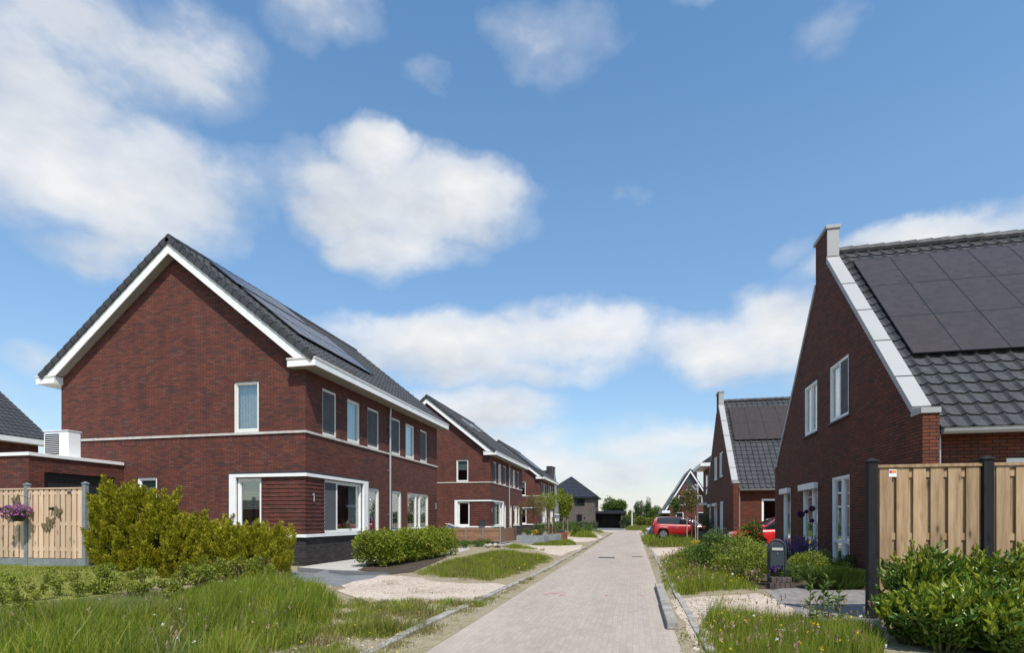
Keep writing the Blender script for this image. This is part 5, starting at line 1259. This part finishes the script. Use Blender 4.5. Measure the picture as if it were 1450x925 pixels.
def car(name, label, x, y, z, rz, paintm, L, W, H, belt, roof, wheels, wr=.33, boxy=0.0):
    """built with the rear at x = 0 and the nose at x = L"""
    T = thing(name, label, 'car', (x, y, z), 'parked cars', rz)
    ip = lambda pts, v: float(np.interp(v, [p[0] for p in pts], [p[1] for p in pts]))
    def hw(v):
        e = min(v, L - v) / L
        return W / 2 * (1 - (.16 - .06 * boxy) * max(0, 1 - e / .13) ** 2)
    xs_ = sorted(set(np.round(np.concatenate([np.linspace(0, L, 60), *[c + wr * 1.16 * np.cos(np.linspace(0, np.pi, 14)) for c in wheels]]), 4)))
    mb = MB(); fr = ((.88, 0), (.985, .1), (1, .34), (1, .55), (.985, .8), (.93, .97), (.8, 1.01), (0, 1.03)); nr = 0
    for v in xs_:
        zb = .2 if .25 < v < L - .25 else .28
        for c in wheels:
            if abs(v - c) < wr * 1.16: zb = max(zb, wr + math.sqrt((wr * 1.16) ** 2 - (v - c) ** 2))
        zt = ip(belt, v); w = hw(v)
        ring = [(v, k * w, zb + (zt - zb) * f if zb > .3 and f < .5 else max(zb, .2 + (zt - .2) * f)) for k, f in fr]
        ring = ring + [(a, -b, c) for a, b, c in ring[-2::-1]]
        mb.v += ring; nr = len(ring)
    n = len(xs_)
    for i in range(n - 1):
        for k in range(nr - 1): mb.f.append((i * nr + k, i * nr + k + 1, (i + 1) * nr + k + 1, (i + 1) * nr + k))
        mb.f.append((i * nr + nr - 1, i * nr, (i + 1) * nr, (i + 1) * nr + nr - 1))
    mb.f += [tuple(range(nr)), tuple(range((n - 1) * nr, n * nr))]
    body = mb.build('body', paintm, T, smooth=True)
    x0, x1 = roof[0][0], roof[-1][0]; gs = np.linspace(x0, x1, 40); mb = MB(); pr_ = ((.93, 0), (.9, .35), (.84, .75), (.77, .93), (.6, 1.0), (0, 1.03))
    def gring(v, grow=0.0):
        zb = ip(belt, v) - .02; zt = ip(roof, v); w = hw(min(max(v, .35), L - .9))
        r_ = [(v, k * w + grow, zb + max(0, zt - zb) * f + grow) for k, f in pr_]
        return r_ + [(a, -b, c) for a, b, c in r_[-2::-1]]
    for v in gs: mb.v += gring(v)
    nr = 11
    for i in range(len(gs) - 1):
        for k in range(nr - 1): mb.f.append((i * nr + k, i * nr + k + 1, (i + 1) * nr + k + 1, (i + 1) * nr + k))
    mb.f += [tuple(range(nr)), tuple(range((len(gs) - 1) * nr, len(gs) * nr))]
    mb.build('window_glass', 'carglass', T, smooth=True)
    # roof skin and pillars, a few millimetres proud of the glass
    mb = MB(); zmax = max(p[1] for p in roof); rs = [v for v in np.linspace(x0, x1, 80) if ip(roof, v) > zmax - .09]
    for v in rs: mb.v += gring(v, .006)[3:8]
    for i in range(len(rs) - 1):
        for k in range(4): mb.f.append((i * 5 + k, i * 5 + k + 1, (i + 1) * 5 + k + 1, (i + 1) * 5 + k))
    mb.build('roof', paintm, T, smooth=True)
    pil = MB()
    for (va, vb, w_) in ((x0 + .02, rs[0] + .02, .22), (x1 - .06, rs[-1], .05)):
        for s in (0, 1):
            pts = []
            for k in range(4):
                v = va + (vb - va) * k / 3; f = pr_[k]; zb = ip(belt, v) - .02; zt = max(ip(roof, v), zb + .02); wv_ = hw(min(max(v, .35), L - .9)) * f[0] + .007
                pts.append((v, (1 if s else -1) * wv_, zb + (zt - zb) * f[1]))
            for p, q_ in zip(pts, pts[1:]): pil.add([(p[0] - w_ / 2, p[1], p[2]), (p[0] + w_ / 2, p[1], p[2]), (q_[0] + w_ / 2, q_[1], q_[2]), (q_[0] - w_ / 2, q_[1], q_[2])], [(0, 1, 2, 3)])
    pil.build('pillar', paintm, T, normals=False)
    for c in wheels:
        for s in (-1, 1):
            q = MB(); yc = s * (W / 2 - .11); q.tube([(c, yc - .1, wr), (c, yc - .09, wr), (c, yc + .09, wr), (c, yc + .1, wr)], [wr * .94, wr, wr, wr * .94], 24); wh = q.build('wheel', 'tyre', T)
            q = MB(); f_ = yc + s * .104; q.tube([(c, f_ - s * .01, wr), (c, f_ + s * .002, wr)], [wr * .66, wr * .66], 20); q.build('rim_well', 'black', wh)
            q = MB()
            for k in range(5):
                a = k * 1.2566 + .3; d_ = Vector((math.cos(a), 0, math.sin(a))); e_ = Vector((-math.sin(a), 0, math.cos(a))); o_ = Vector((c, f_ + s * .006, wr))
                q.add([o_ + e_ * .05, o_ - e_ * .05, o_ + d_ * wr * .66 - e_ * .075, o_ + d_ * wr * .66 + e_ * .075, *[p + Vector((0, s * .012, 0)) for p in (o_ + e_ * .05, o_ - e_ * .05, o_ + d_ * wr * .66 - e_ * .075, o_ + d_ * wr * .66 + e_ * .075)]], [(0, 1, 2, 3), (4, 5, 6, 7), (0, 1, 5, 4), (1, 2, 6, 5), (2, 3, 7, 6), (3, 0, 4, 7)])
            for k in range(20):
                a = k * .31416; b = a + .31416; r0_, r1_ = wr * .62, wr * .72; q.add([(c + r * math.cos(g_), f_ + s * .012, wr + r * math.sin(g_)) for r, g_ in ((r0_, a), (r1_, a), (r1_, b), (r0_, b))], [(0, 1, 2, 3)])
            q.build('rim', 'rim', wh)
    for s in (-1, 1):
        ye = s * (hw(.06) - .07); q = MB(); zt = ip(belt, .05); q.box(-.025, .12, ye - .09, ye + .075, zt - .33, zt - .03); q.build('tail_lamp', 'lamp_red', T, bevel=.03)
        ye = s * (hw(L - .1) - .12); zt = ip(belt, L - .25); q = MB(); q.box(L - .32, L - .03, ye - .14, ye + .12, zt - .2, zt - .05); q.build('headlight', 'lamp_clear', T, bevel=.04)
        q = MB(); xm = x1 - .28; zm = ip(belt, xm) + .1; ym = s * (hw(xm) + .08); q.ball((xm, ym, zm), (.09, .1, .075), 10, 6); q.build('wing_mirror', paintm, T, smooth=True)
        q = MB(); q.box(wheels[0] + wr * 1.2, wheels[1] - wr * 1.2, s * (W / 2 - .01) - .012, s * (W / 2 - .01) + .012, .2, .3); q.build('side_skirt', 'black', T)
        for fx in (.42, .66):
            q = MB(); xh = L * fx; q.box(xh - .1, xh + .05, s * (W / 2 - .002) - .015, s * (W / 2 - .002) + .015, .78, .81); q.build('door_handle', 'zinc', T)
        q = MB()
        for fx in (.36, .56, .74): q.box(L * fx - .004, L * fx + .004, s * W / 2 - .006, s * W / 2 + .002, .34, ip(belt, L * fx) - .08)
        q.build('door_seam', 'black', T)
    q = MB(); q.box(-.05, .3, -hw(.1) * .97, hw(.1) * .97, .24, .5); q.build('rear_bumper', paintm if not boxy else 'black', T, bevel=.05)
    q = MB(); q.box(L - .3, L + .03, -hw(L - .12) * .96, hw(L - .12) * .96, .22, .5); q.build('front_bumper', paintm, T, bevel=.05)
    q = MB(); q.box(-.065, -.052, -.26, .26, .52, .63); q.build('number_plate', 'yellowplate', T)
    return T
M['yellowplate'] = mat('yellow_plate', (.7, .5, .03), .5, .4, .02)
car('parked_car', 'boxy red car with dark windows parked beside the second right house', 1.35, 42.6, 0.03, R(2), M['red_car'], 4.1, 1.8, 1.6, [(0, 1.0), (.1, 1.14), (.5, 1.12), (2.7, 1.05), (3.1, 1.03), (3.8, .92), (4.1, .62)],
    [(.06, 1.1), (.14, 1.42), (.32, 1.56), (.9, 1.6), (1.9, 1.59), (2.25, 1.52), (3.05, 1.03)], (.72, 3.28), .33, 1)
car('parked_car', 'grey-blue car behind the red car, before the house with the broad white eave', 5.15, 44.6, .06, R(182), M['blue_car'], 4.2, 1.78, 1.47, [(0, .85), (.12, 1.0), (.6, .98), (2.7, .93), (3.2, .93), (3.9, .8), (4.2, .55)],
    [(.15, 1.0), (.75, 1.36), (1.2, 1.45), (2.0, 1.45), (2.4, 1.36), (3.15, .93)], (.78, 3.38), .32)
car('parked_car', 'bright red hatchback in the driveway between the two right houses', 7.85, 25.2, .11, R(180), M['red2_car'], 4.05, 1.75, 1.47, [(0, .85), (.12, 1.0), (.6, .98), (2.5, .92), (2.95, .93), (3.7, .78), (4.05, .5)],
    [(.12, 1.0), (.4, 1.3), (.8, 1.43), (1.7, 1.45), (2.15, 1.36), (2.95, .93)], (.72, 3.25), .31)

# ================================================================== GRASS
def field(name, poly, dens, h, m, width, gap=-.25, label=None, s=1.3, lean=.35, seed=0.0, hv=.4, soft=.45):
    P, c = scatter(poly, dens, gap, s, seed)
    if len(P) == 0: return
    e_ = np.full(len(P), 9.0); pp = np.array(poly)
    for a, b in zip(pp, np.roll(pp, -1, 0)):
        ab = b - a; t_ = np.clip(((P - a) @ ab) / max(1e-9, ab @ ab), 0, 1); e_ = np.minimum(e_, np.linalg.norm(P - a - t_[:, None] * ab, axis=1))
    ew = e_ / soft + clump(P, 2.6, 17.0) * .9; k_ = rng.random(len(P)) < np.clip(ew * 1.3 + .1, 0.03, 1); P, c, ew = P[k_], c[k_], ew[k_]
    h = h * np.clip(.35 + ew * .65, .3, 1) * (1 + .55 * clump(P, .9, 5.0))
    H_ = h * np.clip(1 + (c - gap - .25) * .9, .35, 1.5) * rng.uniform(1 - hv, 1 + hv, len(P))
    return blades(name, P, H_, m, width, lean, label)
W_ = lambda l: [G(a, b) for a, b in l]
tall = W_([(-60, 905), (60, 893), (150, 885), (250, 868), (330, 848), (400, 828), (440, 836), (475, 852), (490, 868), (470, 888), (420, 925), (380, 1010), (-60, 1010)])
field('grass', W_([(250, 868), (330, 848), (400, 828), (440, 836), (475, 852), (490, 868), (470, 888), (420, 925), (380, 1010), (240, 1010)]), 1900, .3, 'grass', .0095, -.5, 'tall green grass left of the dry verge')
field('grass', W_([(-60, 905), (60, 893), (150, 885), (255, 868), (250, 1010), (-60, 1010)]), 2000, .26, 'grass', .0095, -.5, 'tall green grass in the left foreground')
field('grass', W_([(-60, 872), (60, 858), (190, 842), (245, 838), (245, 872), (60, 897), (-60, 908)]), 1500, .07, 'grass_pale', .008, -.9, 'short lawn edge before the tall grass', soft=.2)
field('grass', W_([(240, 848), (260, 838), (330, 832), (400, 818), (440, 836), (330, 850), (240, 872)]), 2200, .16, 'grass', .008, -.9, 'short grass before the conifers')
field('grass', tall, 420, .27, 'grass_pale', .011, -.1, 'pale broad grass blades in the left foreground', 1.1, .6, 12)
field('grass', tall, 450, .26, 'grass_dry', .006, -.1, 'dry blades in the tall grass', seed=4)
edge = W_([(395, 925), (425, 885), (470, 862), (490, 845), (540, 852), (650, 850), (700, 847), (715, 850), (600, 905), (560, 925), (520, 990), (380, 990)])
field('grass', edge, 1900, .11, 'grass_dry', .006, -.1, 'sparse dry grass along the left kerb', 2.2, .8)
field('grass', edge, 1900, .13, 'grass', .0065, .0, 'short green grass along the left kerb', 1.7, .7, 9)
mid = A6([(735, 245), (780, 222), (880, 190), (1000, 160), (1100, 138), (1250, 145), (1390, 165), (1400, 182), (1300, 225), (1210, 265), (1080, 278), (930, 268), (830, 262)])
field('grass', mid, 750, .13, 'grass', .01, -.35, 'green grass strip between the two left sand patches')
field('grass', mid, 700, .12, 'grass_dry', .009, -.2, 'dry blades in the middle left grass', seed=3)
far1 = A7([(600, 262), (690, 240), (760, 245), (860, 262), (960, 285), (880, 282), (760, 270)]); field('grass', far1, 700, .14, 'grass', .014, -.3, 'grass by the stone heap')
far2 = A7([(830, 240), (1000, 192), (1100, 196), (1200, 216), (1210, 240), (1100, 246), (960, 245)]); field('grass', far2, 550, .14, 'grass', .016, -.35, 'grass strip beyond the planters')
field('grass', far2, 250, .13, 'grass_dry', .015, -.2, 'dry blades beyond the planters', seed=6)
far3 = A7([(1150, 165), (1180, 130), (1270, 118), (1300, 150), (1380, 178), (1200, 178)]); field('grass', far3, 350, .3, 'grass', .025, -.4, 'grass beside the dark-roofed house')
far4 = A7([(1330, 125), (1400, 128), (1430, 140), (1390, 143)]); field('grass', far4, 200, .16, 'grass', .03, -.6, 'grass at the end of the street, left')
end = W_([(886, 752.5), (886, 748), (950, 748), (950, 757), (912, 757), (908, 753)]); field('grass', end, 60, .3, 'grass_dry', .045, -.8, 'meadow grass at the end of the street'); field('grass', end, 60, .35, 'grass', .045, -.4, 'green meadow grass at the end of the street')
# strips along the kerbs
for nm, poly, d, h in (('left', [(-2.66, 4), (-2.3, 4), (-2.2, 30), (-2.2, 60), (-2.42, 60), (-2.42, 15)], 1700, .09), ('right', [(.53, 4.5), (.8, 4.5), (.8, 60), (.54, 60)], 700, .07)):
    field('grass', poly, d, h, 'grass_dry', .008, .0, f'dry weeds along the {nm} kerb', 1.1, .8, 2); field('grass', poly, d * .7, h, 'grass', .008, .15, f'green weeds along the {nm} kerb', 1.1, .7, 5)
rb = A4([(300, 700), (330, 660), (400, 600), (480, 565), (560, 590), (640, 620), (800, 640), (1000, 650), (1180, 690), (1390, 700), (1500, 700), (1500, 1100), (330, 1100), (310, 800)])
field('grass', A4([(330, 690), (400, 600), (480, 570), (560, 600), (520, 720), (420, 760)]), 1600, .36, 'grass', .007, -.6, 'tall tuft at the corner of the bottom right grass')
field('grass', rb, 3400, .2, 'grass', .0065, -.6, 'flowering meadow grass at the bottom right'); field('grass', rb, 450, .2, 'grass_dry', .005, -.3, 'dry blades in the bottom right grass', seed=7)
rm = A4([(60, 290), (70, 250), (130, 225), (300, 190), (480, 190), (560, 330), (720, 420), (690, 445), (560, 440), (400, 455), (260, 475), (110, 470), (70, 370)])
field('grass', rm, 1700, .21, 'grass', .009, -.3, 'wild grass between the right kerb and the bed'); field('grass', rm, 450, .13, 'grass_dry', .008, -.15, 'dry grass between the right kerb and the bed', seed=8)
rf = A4([(60, 165), (70, 120), (100, 85), (250, 80), (340, 100), (330, 150), (200, 160)]); field('grass', rf, 500, .16, 'grass', .018, -.4, 'grass around the staked tree on the right'); field('grass', rf, 250, .16, 'grass_dry', .018, -.1, 'dry grass around the staked tree', seed=5)
rff = W_([(909, 768), (908, 762), (922, 760), (930, 768), (990, 770), (985, 776), (915, 776)]); field('grass', rff, 200, .2, 'grass_dry', .03, -.3, 'dry grass before the red car'); field('grass', rff, 160, .35, 'grass', .03, -.2, 'green grass before the red car')
for i, (poly, seed) in enumerate(((A6([(430, 300), (560, 275), (700, 262), (1100, 295), (1000, 370), (760, 395), (520, 370)]), 1), (A4([(200, 520), (700, 475), (860, 560), (560, 600), (330, 680), (260, 640)]), 2))):
    field('grass', poly, 420, .09, 'grass_dry', .007, .28, ('tufts on the left sand', 'tufts on the right sand')[i], 1.6, .8, seed)
field('grass', lw, 900, .05, 'grass', .008, -.9, 'short lawn blades before the left fence')
# seed heads and wild flowers
def heads(name, poly, n, h, m, L, wr, label, per=5, stalk=True):
    P, _ = scatter(poly, n, -2); k = len(P); Hh = h * rng.uniform(.7, 1.25, k); Z = np.array([gz(a, b) for a, b in P]); off = rng.normal(size=(k, 2)) * .05
    top = np.column_stack([P + off, Z + Hh])
    if stalk: b = leaves('flower_stalk', np.column_stack([P, Z]), top - np.column_stack([P, Z]), np.linalg.norm(top - np.column_stack([P, Z]), axis=1), .008, 'grass_dry' if m == 'seed' else 'grass', None, 0); b['kind'] = 'stuff'; b['label'] = 'stalks of ' + label
    Q = np.repeat(top, per, 0); D = rng.normal(size=(len(Q), 3)) * (.5 if m == 'seed' else 1) + [0, 0, 1.4 if m == 'seed' else .3]
    if m == 'seed': Q[:, 2] -= rng.random(len(Q)) * .06
    o = leaves(name, Q, D, L, wr, m); o['kind'] = 'stuff'; o['label'] = label
heads('seed_heads', rb, 22, .36, 'seed', .035, .35, 'pinkish grass seed heads at the bottom right', 6); heads('seed_heads', tall, 4, .4, 'seed', .035, .35, 'grass seed heads in the left foreground', 6); heads('seed_heads', rm, 20, .3, 'seed', .05, .35, 'grass seed heads near the right bed', 5)
heads('buttercups', rb, 9, .3, 'yellow', .016, .9, 'yellow buttercups in the bottom right grass', 5); heads('buttercups', rm, 6, .22, 'yellow', .022, .9, 'yellow buttercups by the right bed', 5); heads('buttercups', edge, 5, .1, 'yellow', .016, .9, 'yellow flowers along the left kerb', 5); heads('buttercups', mid, .5, .2, 'yellow', .03, .9, 'yellow flowers in the middle left grass', 5)
heads('daisies', rb, 1.6, .3, 'whitepetal', .02, .5, 'white daisies in the bottom right grass', 10); heads('daisies', rm, 1.2, .25, 'whitepetal', .03, .5, 'white daisies by the right bed', 10); heads('daisies', tall, 1, .4, 'whitepetal', .016, .6, 'small white clover heads in the left foreground', 10)
P, _ = scatter(W_([(960, 925), (950, 850), (985, 850), (1090, 850), (1000, 925)]), 60, -2); o = leaves('dry_leaf_litter', np.column_stack([P, [gz(*p) + .014 for p in P]]), np.column_stack([rng.normal(size=(len(P), 2)), np.full(len(P), .1)]), .04, .5, 'grass_dry'); o['kind'] = 'stuff'; o['label'] = 'dry scraps on the right sand'

def pebbles(name, poly, n, label, m):
    P, _ = scatter(poly, n, -2); k = len(P); s = rng.uniform(.006, .018, k)[:, None, None]
    base = np.array([[1, 0, 0], [-.5, .87, 0], [-.5, -.87, 0], [0, 0, .8]]); a = rng.uniform(0, 6.28, k)
    rot = np.stack([np.stack([np.cos(a), -np.sin(a), 0 * a], 1), np.stack([np.sin(a), np.cos(a), 0 * a], 1), np.stack([0 * a, 0 * a, 1 + 0 * a], 1)], 1)
    V = np.einsum('kij,vj->kvi', rot, base) * s + np.column_stack([P, [gz(*p) + .011 for p in P]])[:, None]
    i = np.arange(k)[:, None] * 4; o = fast_mesh(name, V.reshape(-1, 3), np.concatenate([i + [0, 1, 3], i + [1, 2, 3], i + [2, 0, 3]], 1).reshape(-1, 3), m); o['kind'] = 'stuff'; o['label'] = label
M['pebble'] = leaf_mat('mixed_pebble', [(.3, .25, .2), (.55, .48, .4), (.2, .18, .17), (.42, .34, .27)], .0, .9, .2)
pebbles('pebbles', A6([(420, 300), (560, 270), (700, 255), (1120, 290), (1010, 378), (760, 408), (500, 365)]), 130, 'pebbles on the left sand patch', 'pebble')
pebbles('pebbles', A4([(180, 520), (700, 475), (880, 560), (560, 610), (340, 690), (260, 690)]), 160, 'pebbles on the right sand patch', 'pebble')
pebbles('pebbles', edge, 90, 'pebbles on the dry verge by the left kerb', 'pebble')

# ================================================================== SKY, SUN, CAMERA
SUN_AZ, SUN_EL = 150.0, 56.0                       # clockwise from +Y
az, el = R(SUN_AZ), R(SUN_EL)
sd = Vector((math.sin(az) * math.cos(el), math.cos(az) * math.cos(el), math.sin(el)))
sl_ = bpy.data.lights.new('sun', 'SUN'); sl_.energy = 4.2; sl_.angle = R(.53); sl_.color = (1, .94, .86)
so = bpy.data.objects.new('sun', sl_); so.rotation_euler = sd.to_track_quat('Z', 'Y').to_euler(); so.location = (20, -30, 60); COL.objects.link(so)

w = bpy.data.worlds.new('World'); scene.world = w; t = NT(w)
SKY = .15
sky = t.add('ShaderNodeTexSky', dict(sky_type='NISHITA', sun_disc=False, sun_elevation=el, sun_rotation=az, air_density=1.0, dust_density=.6, ozone_density=1.6, altitude=10))
vec = t.coord('Generated'); sx = t.add('ShaderNodeSeparateXYZ', Vector=vec)
A_ = t.math('ARCTAN2', sx.outputs[0], sx.outputs[1]); E_ = t.math('ARCSINE', sx.outputs[2])
sw = t.add('ShaderNodeSeparateColor', i0=t.noise(vec, 5.5, 3, .5, 1)); sf = t.add('ShaderNodeSeparateColor', i0=t.noise(vec, 19, 5, .6, 1))
off = lambda ch, a, b: t.math('ADD', t.math('MULTIPLY', t.math('SUBTRACT', sw.outputs[ch], .5), a), t.math('MULTIPLY', t.math('SUBTRACT', sf.outputs[ch], .5), b))
A2 = t.math('ADD', A_, off(0, .13, .035)); E2 = t.math('ADD', E_, off(1, .1, .035))
def azel(px, py):
    d = ray(px, py); return math.atan2(d[0], d[1]), math.atan2(d[2], math.hypot(d[0], d[1]))
CL = [(20, 190, 270, 120, 1.0), (200, 270, 150, 105, .95), (90, 40, 300, 100, .75), (280, 60, 110, 70, .62), (60, 110, 170, 60, .9), (300, 270, 70, 60, .6), (160, 350, 110, 45, .7), (350, 285, 50, 45, .55),
      (560, 290, 175, 55, 1.0), (530, 235, 65, 45, .95), (640, 280, 105, 58, 1.0), (560, 350, 100, 42, .9), (460, 300, 90, 42, .8), (450, 25, 75, 60, .55),
      (620, 500, 200, 45, 1.0), (820, 480, 120, 52, 1.0), (740, 520, 260, 30, .75), (1000, 490, 110, 50, 1.0), (1080, 465, 90, 62, .9), (1200, 480, 130, 60, .8),
      (670, 590, 105, 42, .95), (1300, 345, 160, 35, .9), (1420, 350, 120, 25, .8), (1130, 350, 40, 25, .5), (770, 55, 110, 70, .52), (590, 105, 38, 26, .46), (1195, 25, 60, 38, .42), (985, 3, 60, 14, .35), (890, 295, 44, 20, .36),
      (1120, 400, 60, 30, .4), (720, 630, 330, 34, .62), (950, 630, 130, 30, .85), (860, 670, 380, 36, .8), (1050, 650, 200, 30, .6), (725, 705, 1500, 60, .72), (40, 520, 60, 25, .5), (20, 600, 120, 50, .45)]
dens = num = den = None
for px, py, rx, ry, wt in CL:
    a0, e0 = azel(px, py); ra = abs(azel(px + rx, py)[0] - azel(px - rx, py)[0]) / 2; re = abs(azel(px, py - ry)[1] - azel(px, py + ry)[1]) / 2
    cx = t.math('MULTIPLY', t.math('SUBTRACT', A2, a0), 1 / ra); cy = t.math('MULTIPLY', t.math('SUBTRACT', E2, e0), 1 / re)
    r2 = t.math('ADD', t.math('POWER', cx, 2.0), t.math('POWER', cy, 2.0))
    f = t.math('MULTIPLY', t.math('SUBTRACT', 2.1, r2), wt * .42, True)
    dens = f if dens is None else t.math('MAXIMUM', dens, f)
    num = t.math('MULTIPLY', f, cy) if num is None else t.math('ADD', num, t.math('MULTIPLY', f, cy)); den = f if den is None else t.math('ADD', den, f)
# clouds outside the picture keep the light and the reflections natural
rest = t.ramp(t.noise(vec, 2.6, 6, .6), [(.5, 0), (.68, .9)])
inside = t.math('MULTIPLY', t.math('LESS_THAN', t.math('ABSOLUTE', t.math('ADD', A_, .22)), .9), t.math('GREATER_THAN', sx.outputs[1], 0))
dens = t.math('ADD', dens, t.math('MULTIPLY', rest, t.math('SUBTRACT', 1.0, inside)), True)
mp = t.add('ShaderNodeMapping', Vector=vec, Scale=(1, 1, 1.7))
fb = t.noise(mp.outputs[0], 8, 8, .54)
d2 = t.math('ADD', dens, t.math('MULTIPLY', t.math('SUBTRACT', fb, .5), 1.0))
cov = t.ramp(d2, [(.2, 0), (.42, .24), (.62, .7), (.92, .98)])
cov = t.math('MULTIPLY', cov, t.ramp(dens, [(.02, 0), (.3, 1)]))
shade = t.noise(t.add('ShaderNodeMapping', Vector=vec, Scale=(1, 1, 2.2), Location=(.0, .0, .09)).outputs[0], 5, 7, .6)
shade = t.math('ADD', shade, t.math('MULTIPLY', t.math('DIVIDE', num, t.math('ADD', den, .05)), .13))
cc = t.ramp(shade, [(.28, (3.3, 3.5, 3.75)), (.5, (4.3, 4.4, 4.5)), (.7, (5.0, 5.0, 5.0))])
tint = t.mix(1, t.mix(1, sky.outputs[0], (.78, 1.06, 1.13, 1), 'MULTIPLY'), t.ramp(sx.outputs[2], [(0, (1.0, .64, .56)), (.14, (.98, .76, .71)), (.3, (1.08, .9, .86)), (.48, (1.14, 1.02, .97)), (.7, (1, 1, 1))]), 'MULTIPLY')
col = t.mix(cov, tint, cc)
bg = t.add('ShaderNodeBackground', Color=col, Strength=SKY)
t.l.new(bg.outputs[0], t.add('ShaderNodeOutputWorld').inputs[0])

cam = bpy.data.cameras.new('camera'); co = bpy.data.objects.new('camera', cam); COL.objects.link(co)
cam.sensor_width = 36; cam.lens = F / 1450 * 36; cam.shift_y = (HY - 462.5) / 1450; cam.clip_end = 6000; cam.clip_start = .05
co.location = (0, 0, CH); co.rotation_euler = (math.pi / 2, 0, YAW); scene.camera = co
scene.view_settings.view_transform = 'Standard'; scene.view_settings.look = 'None'; scene.view_settings.exposure = .35; scene.view_settings.gamma = 1
scene.cycles.max_bounces = 8; scene.cycles.transparent_max_bounces = 12
